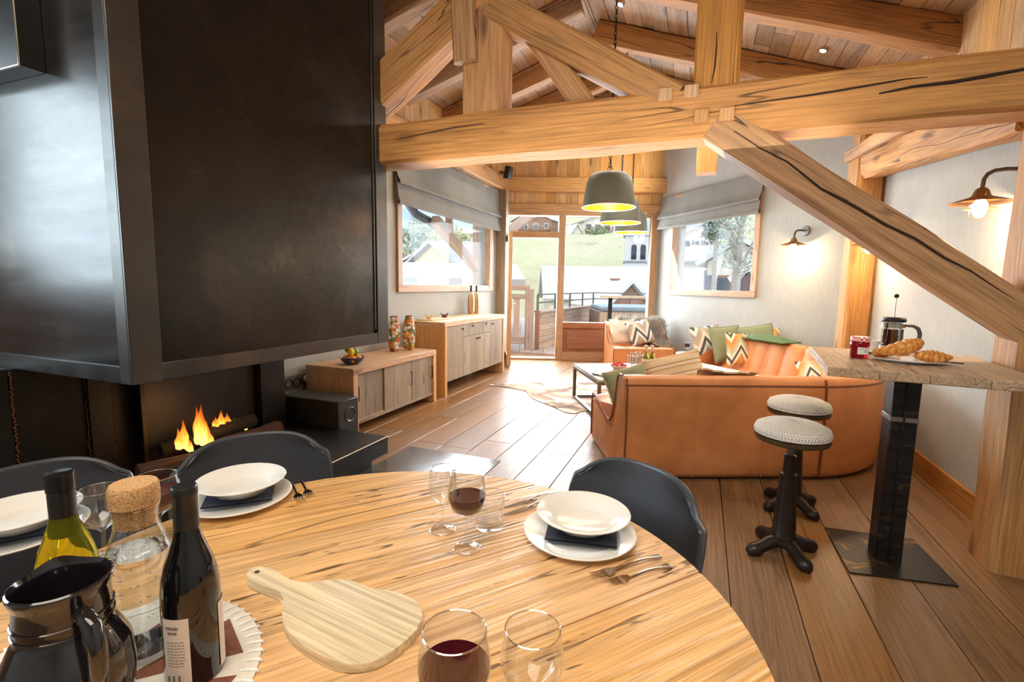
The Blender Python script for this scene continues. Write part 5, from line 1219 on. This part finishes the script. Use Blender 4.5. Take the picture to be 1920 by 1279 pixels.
# ---------------------------------------------------------------- placemat, bottles, carafe, jug
MX, MY, MR = -.798, .378, .222
pm = thing('cowhide_placemat', 'round patchwork cowhide placemat with laced white rim under the bottles', 'placemat', (MX, MY, TZ+.0004))
M_hw = plain('white_hide', (228, 222, 212), .9, 0, .06, 120, .5); M_hb = plain('brown_hide', (126, 78, 58), .9, 0, .2, 90, .5)
def pt(r, a): return (r*cos(a), r*sin(a))
n = 8
for i in range(n):
    a0, a1 = 2*pi*(i-.5)/n+.30, 2*pi*(i+.5)/n+.30; am_ = (a0+a1)/2
    B().prism([pt(.0, 0), pt(.195, a0+.13), pt(.075, am_), pt(.195, a1-.13)][:4] if False else [pt(.02, am_), pt(.196, am_-.27), pt(.196, am_+.27)], .0, .0038).build('hide_triangle', M_hb, pm)
B().prism([pt(MR, 2*pi*k/64) for k in range(64)], 0, .0034, bev=.001, seg=1).build('hide_base', M_hw, pm)
b = B()
for k in range(64):
    a = 2*pi*k/64; b.tube([pt(MR-.024, a+.02)+(.0035,), pt(MR-.012, a+.01)+(.0055,), pt(MR+.002, a)+(.0042,), pt(MR+.003, a)+(.0012,)], .0026, 6)
b.build('lacing', M_white, pm)
mz = TZ+.0004+.0040
def hfix(px, py, h): p = onZ(px, py, TZ+.004+h); return (p.x, p.y, mz)
p = hfix(345, 912, .300); M_black = plain('black_wine_glass', (10, 9, 10), .06, 0, .0, 5, 0, .6, .3); M_cap = plain('matte_black_capsule', (26, 24, 26), .38)
M_lab = plain('cream_back_label', (222, 206, 192), .75, 0, .02)
rb_ = wine_bottle(p, 'black bottle of red wine with a cream label beside the cutting board', M_black, M_cap, .300, 'bottles on the dining table', .0395)
R_ = .0402
va_ = atan2(-p[1], -p[0])     # towards the camera
for (c0, w_, nm) in ((va_-.62, .98, 'back_label'), (va_+1.42, .95, 'front_label')):
    B().grid(lambda u, v: (R_*cos(c0-w_/2+w_*u), R_*sin(c0-w_/2+w_*u), .010+.105*v), 16, 1).build(nm, M_lab, rb_)
M_print = plain('label_print', (120, 108, 100), .8)
T0 = Matrix.Rotation(va_-.62+pi/2, 4, 'Z')
printrows(rb_, R_+.0004, va_-.62, [(.101, .0042, -.013, .006, .0030), (.0935, .0038, -.010, .004, .0030)], M_print)
printrows(rb_, R_+.0004, va_-.62, [(.079-.0047*i, .0011, -.013, (.012, .013, .014, .013, .015, .013, .014, .012, .011)[i], .0045) for i in range(9)], M_print)
for k in (-.011, -.004, .004): slab('print_mark', (k-.0015, -R_-.0009, .018), (k+.0015, -R_-.0004, .027), M_print, rb_, 'z', .0002, M=Matrix.Translation(p) @ T0)
p = hfix(111, 887, .305); M_gb2 = glassy('olive_wine_glass', (.62, .60, .03), .9, 1.2)
gb_ = wine_bottle(p, 'olive green bottle of white wine with a black screw cap behind the jug', M_gb2, M_cap, .305, 'bottles on the dining table', .040)
B().lathe([(.0172, .276)] + [(.0176+.0005*(i % 2), .277+i*.0016) for i in range(16)] + [(.0172, .306), (.015, .3072), (0, .3072)], 32).build('screw_cap', plain('glossy_black_cap', (30, 30, 34), .2, .3), gb_)
B().lathe([(.0166, .205), (.0170, .276)], 32).build('neck_sleeve', M_cap, gb_)
p = hfix(250, 907, .283); ca_ = thing('water_carafe', 'clear glass carafe of sparkling water with a cork ball stopper', 'carafe', p)
B().lathe([(0, .008), (.042, .006), (.046, 0), (.049, .006), (.0495, .05), (.0485, .140), (.045, .168), (.036, .196), (.0305, .212), (.0295, .225), (.032, .247), (.032, .248), (.0306, .247), (.0282, .225), (.0291, .211), (.0346, .195), (.0436, .167), (.047, .14), (.048, .05), (.046, .012), (0, .011)], 48).build('glass_body', M_glass, ca_)
B().tube([(.0313*cos(a*pi/20), .0313*sin(a*pi/20), .2475) for a in range(40)], .0016, 6, closed=True).build('rim', M_rim, ca_)
B().lathe([(0, .013), (.0456, .013), (.0474, .05), (.0464, .140), (.0430, .167), (.0415, .172), (0, .172)], 48).build('water', M_water, ca_)
bb_ = B(); random.seed(31)
for i in range(170):
    a, z = random.random()*6.28, random.random(); 
    if i < 100: r_, z_ = .0448, .03+.12*z
    else: r_, z_ = .040*sqrt(random.random()), .1722
    bb_.sphere((r_*cos(a), r_*sin(a), z_), .0011+.0007*random.random(), 1)
tag(bb_.build('bubbles', M_white, ca_), kind='stuff')
def cork():
    s = N('cork'); v = s.coords((1, 1, 1), False); n1 = s.noise(v, 380, 3, .65); vo = s.n('TexVoronoi'); s.l(v, vo.inputs[0]); vo.inputs['Scale'].default_value = 190
    c = s.ramp(n1, [(.35, lin((150, 104, 60))), (.5, lin((204, 158, 106))), (.7, lin((222, 184, 136)))]); s.set(Base_Color=c, Roughness=.9); s.bump(n1, .5, .003); return s.m
B().lathe([(0, .216), (.0276, .216), (.0296, .240), (.0318, .2495), (.0336, .251), (.0340, .268), (.0332, .280), (.031, .284), (0, .285)], 40).build('cork_stopper', cork(), ca_)
p = hfix(115, 1088, .222); jg = thing('ceramic_jug', 'shiny black ceramic jug with a handle in the bottom left corner', 'jug', p)
M_jug = plain('black_glaze', (34, 30, 34), .10, .25, .15, 8, 0, .8, .6)
JP = [(0, .003), (.058, 0), (.066, .006), (.082, .05), (.087, .09), (.082, .125), (.068, .150), (.061, .160), (.0605, .205), (.0645, .216), (.0655, .222), (.0620, .224), (.0575, .216), (.0560, .205), (.0565, .160), (.06, .15), (.076, .12), (.08, .09), (.06, .02), (0, .012)]
sd_ = radians(158)
def jf(u, v):
    q = v*(len(JP)-1); i = min(int(q), len(JP)-2); f = q-i; r = JP[i][0]*(1-f)+JP[i+1][0]*f; z = JP[i][1]*(1-f)+JP[i+1][1]*f; a = 2*pi*u
    k = max(0, cos(a-sd_))**14*max(0, (z-.185)/.04); r *= 1+.13*k; z += .006*k
    return (.80*r*cos(a), .80*r*sin(a), z)
B().grid(jf, 64, 57, cu=True).build('body', M_jug, jg, smooth=70)
for z_ in (.168, .180): B().tube([(.0495*cos(a*pi/24), .0495*sin(a*pi/24), z_) for a in range(48)], .0016, 6, closed=True).build('throwing_ring', M_jug, jg)
ha = radians(-8); hb = B().tube([(r*cos(ha), r*sin(ha), z) for r, z in ((.046, .192), (.064, .198), (.082, .190), (.091, .168), (.090, .137), (.082, .108), (.066, .090))], [.009, .0095, .010, .010, .010, .0095, .009], 14, flat=1.0); hb.build('handle', M_jug, jg)
_plain0 = plain
def plain(name, col, *a, **k): return _plain0(name, tuple(x*.85 for x in col), *a, **k)
def dim(c): return lin(tuple(x*.86 for x in c))
# ================================================================ OUTSIDE: TERRACE
dk = thing('terrace_deck', 'pale weathered plank deck of the terrace outside the open door', 'terrace', (0, 0, 0)); dk['kind'] = 'structure'
F2 = frame((-3.4, 8.15, -.06), AB)
for i in range(26):
    t = -1.2+i*.26; slab('plank', (t, .30, -.03), (t+.254, 12.0, 0), M_silverwood, dk, 'y', .003, M=F2)
slab('joist_bed', (-1.3, .30, -.2), (5.6, 12.0, -.035), M_silverwood, dk, 'x', .003, M=F2)
def wallrun(px0, py0, t0, px1, py1, t1): return atD(px0, py0, t0), atD(px1, py1, t1)
dz = -.06
# left balustrade and post
bl = thing('terrace_balustrade', 'weathered grey wooden balustrade with upright slats left of the door opening', 'balustrade', (0, 0, 0))
pp = onZ(991, 655, dz); 
beam('post', (pp.x, pp.y, dz), (pp.x, pp.y, 1.27), .19, .19, M_silverwood, bl, up=(right0.x, right0.y, 0), jit=.006)
q0 = Vector((pp.x, pp.y, 0)); q1 = q0 - right0*1.4 + fwd0*(-.15)
beam('top_rail', q0+Vector((0, 0, 1.10)), q1+Vector((0, 0, 1.14)), .16, .10, M_silverwood, bl, jit=.006)
beam('top_beam', q0+Vector((0, 0, 1.30)), q1+Vector((0, 0, 1.30)), .12, .12, M_silverwood, bl, jit=.006)
beam('bottom_rail', q0+Vector((0, 0, .14)), q1+Vector((0, 0, .14)), .12, .15, M_silverwood, bl, jit=.006)
for i in range(5):
    c = q0.lerp(q1, .20+.2*i); beam('slat', c+Vector((0, 0, .20)), c+Vector((0, 0, 1.06)), .13, .03, M_silverwood, bl, up=(fwd0.x, fwd0.y, 0), jit=.01, cham=.004, n=5)
# parapet: boards, coping, steel rail
pa = thing('terrace_parapet', 'boarded larch parapet with a slim steel rail around the terrace', 'parapet', (0, 0, 0))
c0 = Vector((pp.x, pp.y, 0))+right0*.18; c1 = onZ(1112, 571, .80); c1.z = 0; c2 = c1 + right0*5.5 - fwd0*.2
def para(a, c, ps):
    d = (c-a); L = d.length; an = atan2(d.y, d.x); Fp = frame((a.x, a.y, dz), an); n = 6; hh = .82/n
    for i in range(n): slab('board', (0, -.02-random.random()*.006, i*hh+.002), (L, .02, (i+1)*hh-.003), M_parapet, pa, 'x', .004, M=Fp)
    slab('coping', (-.02, -.09, .82), (L+.02, .07, .86), M_silverwood, pa, 'x', .004, M=Fp)
    for k in range(ps+1):
        x_ = L*k/ps; slab('rail_post', (x_-.02, -.02, .86), (x_+.02, .02, 1.20), M_fr, pa, 'z', .002, M=Fp)
    for z_ in (1.02, 1.20): slab('steel_rail', (0, -.02, z_), (L, .02, z_+.03), M_fr, pa, 'x', .002, M=Fp)
para(c0, c1, 4); para(c1, c2, 5)
slab('corner_board', (-.05, -.05, 0), (.05, .05, .86), M_larch, pa, 'z', .004, M=frame((c0.x, c0.y, dz), .3))
# hot tub and outdoor counter
tc = atD(1192, 600, 12.6); tu = thing('hot_tub', 'square wooden hot tub with a blue grey cover at the right of the terrace', 'hot tub', (tc.x, tc.y, dz), ACz)
for i in range(12): slab('side_board', (-1.1+i*.183, -1.03, 0), (-1.1+(i+1)*.183-.008, -1.0, .80), M_parapet, tu, 'z')
B().box(-1.08, 1.08, -1.0, 1.0, 0, .82, .03).build('shell', plain('tub_shell', (150, 130, 112), .6), tu); B().box(-1.04, 1.04, -.98, .98, .82, .93, .03, 3).build('cover', plain('tub_cover', (168, 186, 196), .6), tu)
oc = atD(1180, 562, 11.0); ot = thing('outdoor_counter', 'narrow pale wooden counter on a dark post outside the right pane', 'counter', (oc.x, oc.y, dz), ACz)
B().box(-.65, .75, -.15, .15, 1.16, 1.21, .006).build('top', M_cutting, ot); B().box(-.47, -.39, -.04, .04, 0, 1.16, .004).build('post', M_chain, ot); B().box(-.60, -.26, -.15, .15, 0, .012, .002).build('foot_plate', M_chain, ot)
# eave posts and brace outside the left window
ev = thing('eave_timber', 'outdoor timber post with diagonal brace and eave beam outside the left window', 'timber frame', (-4.6, 8, 0))
p = onX(897, 520, -4.3); py_ = p.y
beam('post', (-4.3, py_, -3), (-4.3, py_, 2.9), .20, .20, M_frame, ev, up=(0, 1, 0), jit=.005)
p = onX(832, 432, -4.3); p2 = onX(888, 497, -4.3); d_ = (p2-p); beam('brace', p-d_*.25, p2+d_*.12, .16, .17, M_frame, ev, jit=.006)
beam('eave_beam', (-4.3, 4.0, 2.75), (-4.3, 10.5, 2.75), .20, .22, M_frame, ev, jit=.005)
p = onX(842, 418, -4.3); beam('stub_post', (-4.3, p.y, 2.30), (-4.3, p.y, 2.7), .12, .12, M_frame, ev, up=(0, 1, 0), jit=.003)
gu = onX(765, 395, -4.45); g2 = onX(805, 415, -4.45)
tag(B().tube([(-4.45, gu.y-.1, gu.z+.35), (-4.45, gu.y, gu.z+.12), (-4.45, gu.y+.22, gu.z-.02), (-4.45, g2.y, g2.z), (-4.45, g2.y+.9, g2.z-.22)], .07, 14).build('gutter_pipe', plain('zinc_pipe', (104, 108, 116), .4, .5)), 'dark bent gutter pipe hanging outside the left window', 'gutter pipe')
bm_ = beam('balcony_brace', atD(945, 440, 11.5), atD(1010, 392, 11.5), .2, .22, M_silverwood, None, jit=.006); tag(bm_, 'slanting weathered timber brace seen in the pane above the open door', 'timber brace')

# ================================================================ VALLEY
def interp(t, tab):
    if t <= tab[0][0]: return tab[0][1]
    for (a, x), (c, y) in zip(tab, tab[1:]):
        if t <= c: return x+(y-x)*(t-a)/(c-a)
    return tab[-1][1]
TABR = [(14, -9), (45, -7), (66, -3.5), (78, .0), (112, 13.0), (120, 14), (150, 15), (170, 17), (215, 36), (300, 66)]
TABL = [(14, -9), (45, -6), (90, -3.5), (140, 1), (200, 7), (300, 14)]
def ground(s, t):
    w = min(1, max(0, (s+.09)/.10)); w = w*w*(3-2*w)
    z = interp(t, TABR)*w+interp(t, TABL)*(1-w)
    return z + 1.1*noise.noise(Vector((s*t*.05, t*.05, 3)))*min(1, t/60)+.35*noise.noise(Vector((s*t*.25, t*.25, 8)))
def gp(s, t): return right0*(s*t)+fwd0*t+Vector((0, 0, ground(s, t)))
def grassmat():
    s = N('alpine_meadow'); v = s.coords((1, 1, 1), False); n1 = s.noise(v, .06, 5, .65); n2 = s.noise(v, 1.5, 8, .85)
    k = s.math('ADD', s.math('MULTIPLY', n1, .5), s.math('MULTIPLY', n2, .5))
    s.set(Base_Color=s.ramp(k, [(.34, dim((112, 106, 84))), (.42, dim((196, 186, 154))), (.49, dim((190, 190, 150))), (.55, dim((212, 204, 172))), (.62, dim((160, 142, 124))), (.70, dim((226, 220, 204)))]), Roughness=.95); s.bump(n2, .6, .5); return s.m
hl = B().grid(lambda u, v: tuple(gp(-.62+1.6*u, 14+286*v**1.5)), 150, 110).build('hillside', grassmat(), smooth=80); hl['kind'] = 'structure'
mt = B().grid(lambda u, v: tuple(right0*((-1.1+1.3*u)*520)+fwd0*(520+180*v)+Vector((0, 0, -20+(v**.8)*(190+70*noise.noise(Vector((u*4, 0, 2)))-90*u**2)+10*noise.noise(Vector((u*16, v*10, 4)))))), 60, 30).build('mountain', plain('hazy_mountain', (176, 194, 222), .95, 0, .25, .02), smooth=80); mt['kind'] = 'structure'  # pale blue air haze is mixed into the mountain's colour
M_wroof = plain('pale_slate_roof', (214, 214, 214), .6, 0, .06, 1.2); M_wroof2 = plain('grey_shingle_roof', (176, 178, 184), .7, 0, .1, 1.2)
M_cream2 = plain('cream_render', (232, 222, 204), .9, 0, .04, .8); M_brownw = plain('brown_cladding', (150, 112, 88), .8, 0, .15, 2); M_yel = plain('ochre_render', (226, 196, 148), .9, 0, .05, .8); M_dkw = plain('dark_window', (84, 88, 98), .3); M_shut = plain('grey_shutter', (130, 132, 140), .7)
def house(label, px, py, t, w, d, wh, rh, rz, wall, roof, nx=3, ny=2, gable_dark=True, group=None, base=None, ov=.5):
    """gable front along local -y; py = picture height of the eaves"""
    c = atD(px, py, t); ze = c.z; g = ze-wh if base is None else base
    h = thing('chalet', label, 'house', (c.x, c.y, g), YAW+rz, group); wh_ = ze-g
    b = B(); b.prism([(-w/2, 0), (w/2, 0), (w/2, wh_), (0, wh_+rh), (-w/2, wh_)], -d/2, d/2, M=Matrix(((1, 0, 0, 0), (0, 0, 1, 0), (0, 1, 0, 0), (0, 0, 0, 1)))); b.build('walls', wall, h, smooth=0)
    sl_ = atan2(rh, w/2); L = (w/2+ov)/cos(sl_)
    for sg in (-1, 1):
        M = Matrix.Translation((0, 0, wh_+rh+.06)) @ Matrix.Rotation(sg*sl_, 4, 'Y')
        B().box(0 if sg > 0 else -L, L if sg > 0 else 0, -d/2-ov*1.2, d/2+ov*1.2, 0, .22).build('roof_slope', roof, h, M=M, smooth=0)
    B().box(-.22, .22, -.22, .22, 0, 1.0).box(-.28, .28, -.28, .28, 1.0, 1.1).build('chimney', wall, h, M=Matrix.Translation((w*.22, d*.15, wh_+rh*.45)))
    for j in range(ny):
        for i in range(nx):
            x = -w/2+w*(i+.5)/nx; z = wh_-1.5-j*2.7
            if z < .3: continue
            f = B().box(x-.55, x+.55, -d/2-.08, -d/2+.1, z-.7, z+.7).build('window', M_cream2 if wall is not M_cream2 else M_brownw, h, smooth=0); B().box(x-.42, x+.42, -d/2-.10, -d/2-.04, z-.56, z+.56).build('pane', M_dkw, f, smooth=0)
            B().box(x-1.0, x-.60, -d/2-.12, -d/2, z-.7, z+.7).build('shutter', M_shut, f, smooth=0)
    if ny > 1:
        z = wh_-2.6; bq = B().box(-w/2+.2, w/2-.2, -d/2-1.0, -d/2, z-.12, z)
        for i in range(int(w/.5)): bq.box(-w/2+.2+i*.5, -w/2+.28+i*.5, -d/2-1.0, -d/2-.94, z, z+.9)
        bq.box(-w/2+.2, w/2-.2, -d/2-1.02, -d/2-.92, z+.9, z+1.0); bq.build('balcony', M_brownw, h, smooth=0)
    return h
M_redg = plain('red_brown_boards', (176, 128, 112), .8, 0, .15, 2)
house('long pale slate roofed house in the middle of the valley behind the rail', 1084, 556, 46, 7.4, 6.0, 5, 2.6, pi/2, M_cream2, M_wroof, 0, 0)
house('house with a small red-brown gable right of the long pale roof', 1146, 566, 34, 2.6, 5, 5, 1.25, radians(14), M_redg, M_wroof, 2, 1)
house('pale roofed house at the foot of the church tower', 1196, 548, 60, 7, 6.0, 5, 2.9, pi/2, M_cream2, M_wroof, 0, 0)
house('brown boarded chalet on the hilltop above the open door', 1010, 418, 128, 11, 10, 5, 2.6, radians(-25), M_brownw, M_wroof, 4, 2)
house('wide pale chalet with balconies on the hilltop in the large pane', 1128, 420, 130, 13, 9, 6.5, 2.4, radians(12), M_cream2, M_wroof2, 5, 2)
house('small white house with pointed roof on the hilltop edge', 1076, 440, 118, 3.2, 3.2, 2.5, 2.2, .3, M_cream2, M_wroof, 1, 1)
house('neighbouring building with a broad pale metal roof just below the left window', 742, 534, 15, 5.5, 6.3, 6, .42, pi/2+.06, M_cream2, M_wroof, 0, 0)
house('dark timber chalet with white verges in the left window', 778, 508, 52, 4.2, 6, 5, 1.35, .1, M_brownw, M_wroof, 2, 2)
house('ochre chalet with grey balconies in the right half of the left window', 866, 497, 44, 5.4, 7, 6, 1.6, radians(-38), M_yel, M_wroof2, 2, 2)
house('far white roofed chalet among the trees in the left window', 790, 474, 95, 7, 7, 5, 2, .5, M_brownw, M_wroof, 3, 2); house('far low chalet between two pale trees in the left window', 812, 466, 130, 9, 7, 4, 2, -.4, M_cream2, M_wroof2, 3, 1)
house('pale pink chalet at the upper left of the right window', 1287, 446, 88, 8, 8, 6, 2, radians(20), plain('pink_render', (232, 206, 196), .9), M_wroof2, 4, 2)
house('cream house with a green grey roof in the middle of the right window', 1302, 492, 44, 4.6, 5, 5, 1.2, radians(35), M_cream2, M_wroof2, 2, 2)
house('white house high on the slope in the right window', 1330, 428, 140, 8, 7, 5, 1.8, .1, M_cream2, M_wroof, 3, 1); house('white roofed house behind the tree in the right window', 1392, 494, 30, 3.5, 4.5, 5, 1.1, -.5, M_cream2, M_wroof, 2, 1)
house('dark brown shed at the lower right corner of the right window', 1406, 530, 20, 1.1, 2.2, 3, .35, -.5, plain('dark_boards', (104, 84, 84), .8), M_wroof, 0, 0, ov=.1)
# church
cp = atD(1192, 560, 70); ch = thing('church', 'grey stone church tower with clock, twin belfry arches and pale green roof', 'church', (cp.x, cp.y, -6), YAW+radians(-12))
zb = 6+1.37; k_ = 70/FPX; zt = zb+(548-455)*k_; w = 1.85
M_stone = plain('pale_church_stone', (206, 204, 204), .9, 0, .05, 1.5); M_cop = plain('verdigris_roof', (164, 186, 184), .6, 0, .08, 1)
B().box(-w, w, -w, w, 0, zt).build('tower', M_stone, ch, smooth=0); B().box(-w-.12, w+.12, -w-.12, w+.12, zt-3.9, zt-3.65).build('string_course', M_shut, ch, smooth=0); B().box(-w-.25, w+.25, -w-.25, w+.25, zt-.15, zt+.15).build('cornice', M_stone, ch, smooth=0)
b = B(); r0, r1 = w*1.414*1.15, w*1.414*.45
for a, c in (((r0, zt+.1), (r1, zt+2.6)), ((r1, zt+2.6), (r1*.9, zt+4.0)), ((r1*1.2, zt+4.0), (0, zt+9))):
    pa_ = [(a[0]*cos(pi/4+i*pi/2), a[0]*sin(pi/4+i*pi/2), a[1]) for i in range(4)]
    if c[0] < .01:
        for i in range(4): b.face([pa_[i], pa_[(i+1) % 4], (0, 0, c[1])])
    else:
        pc_ = [(c[0]*cos(pi/4+i*pi/2), c[0]*sin(pi/4+i*pi/2), c[1]) for i in range(4)]
        for i in range(4): b.face([pa_[i], pa_[(i+1) % 4], pc_[(i+1) % 4], pc_[i]])
b.build('spire_roof', M_cop, ch, smooth=0)
RX_ = Matrix.Rotation(pi/2, 4, 'X')
B().lathe([(.75, 0), (.78, .08), (.68, .1), (0, .1)], 28).build('clock_face', M_white, ch, M=Matrix.Translation((0, -w, zt-.55)) @ RX_)
cf = B().box(-.03, .03, 0, .5, .1, .13).box(-.32, 0, -.03, .03, .1, .13); cf.build('clock_hands', M_blackmat, ch, M=Matrix.Translation((0, -w-.01, zt-.55)) @ RX_)
for sx in (-.62, .62):
    pl_ = [(-.36, 0), (.36, 0), (.36, 1.7)]+[(.36*cos(a*pi/10), 1.7+.36*sin(a*pi/10)) for a in range(1, 10)]+[(-.36, 1.7)]
    B().prism(pl_, .02, .06, M=Matrix.Translation((sx, -w, zt-3.45)) @ RX_).build('belfry_opening', plain('belfry_dark', (70, 70, 78), .9) if 'belfry_dark' not in bpy.data.materials else bpy.data.materials['belfry_dark'], ch, smooth=0)
    B().lathe([(.26, 0), (.22, .1), (.14, .3), (.08, .42), (0, .44)], 14).build('bell', M_chain, ch, M=Matrix.Translation((sx, -w-.12, zt-3.2)))
# trees
def leafy(name, label, px, py, t, h, r, col, n=1500, ls=.16, trunk=True, seed=1, bare=False):
    rnd = random.Random(seed); c = atD(px, py, t); o = thing(name, label, 'tree', (c.x, c.y, c.z-h*.5), rnd.random()*6, 'trees in the valley')
    m = plain('leaf_%d' % seed, col, .9, 0, .25, 3); b = B(); b.tube([(0, 0, -3), (.02*h, 0, h*.3), (0, .02*h, h*.8)], [.035*h, .028*h, .008*h], 8)
    tips = []
    for i in range(14):
        a, z0 = rnd.random()*6.28, h*(.2+.5*rnd.random()); e = Vector((cos(a)*r*rnd.uniform(.5, .95), sin(a)*r*rnd.uniform(.5, .95), min(h*.98, z0+h*rnd.uniform(.1, .35)))); s0_ = Vector((0, 0, z0)); mid = s0_.lerp(e, .5)+Vector((0, 0, h*.04)); b.tube([s0_, mid, e], [.012*h, .008*h, .003*h], 5); tips += [mid, e, s0_.lerp(e, .75)]
        if bare:
            for q in range(5):
                k = s0_.lerp(e, rnd.uniform(.4, 1)); e2 = k+Vector((rnd.uniform(-1, 1), rnd.uniform(-1, 1), rnd.uniform(-.1, .9)))*r*.35; b.tube([k, e2], [.004*h, .0015*h], 4); tips += [e2, k.lerp(e2, .5)]
    b.build('trunk', plain('pale_bark', (176, 170, 160), .9) if 'pale_bark' not in bpy.data.materials else bpy.data.materials['pale_bark'], o)
    vs, fs = [], []
    for i in range(n):
        k = rnd.choice(tips); p = k+Vector((rnd.gauss(0, .16), rnd.gauss(0, .16), rnd.gauss(0, .12)))*r*(.7 if bare else 1.3)
        a = Vector((rnd.uniform(-1, 1), rnd.uniform(-1, 1), rnd.uniform(-1, 1))).normalized(); q = a.cross(Vector((rnd.random(), rnd.random(), rnd.random()))).normalized(); s = ls*rnd.uniform(.6, 1.3); j = len(vs); vs += [p-a*s, p+q*s*.5, p+a*s, p-q*s*.5]; fs.append((j, j+1, j+2, j+3))
    me = bpy.data.meshes.new('foliage'); me.from_pydata(vs, [], fs); me.materials.append(m); tag(link('foliage', me, o), kind='stuff')
leafy('blossom_tree', 'round pale grey-green tree at the left of the left window', 775, 468, 70, 7.5, 3.6, (206, 214, 196), 2600, .28, seed=3)
leafy('blossom_tree', 'yellowish pale tree in the middle of the left window', 834, 478, 60, 8.0, 3.0, (222, 216, 176), 2600, .26, seed=4)
leafy('garden_tree', 'small yellow green bush between the chalets in the left window', 800, 490, 64, 3.0, 1.5, (206, 204, 140), 1000, .2, seed=5)
leafy('birch_tree', 'slender tree with white branches and sparse leaves filling the right half of the right window', 1385, 450, 15, 4.6, 1.5, (176, 188, 170), 1500, .05, seed=6, bare=True)
leafy('conifer', 'dark green tree behind the white branches in the right window', 1345, 450, 26, 5.0, .9, (120, 140, 124), 1500, .10, seed=7)
leafy('hedge_tree', 'low green shrub on the hilltop below the pale chalet', 1120, 440, 118, 2.5, 3.0, (160, 172, 130), 900, .3, seed=8); leafy('hill_tree', 'bare reddish tree on the upper slope of the meadow', 1160, 436, 122, 5, 2.6, (190, 172, 150), 700, .2, seed=9, bare=True)
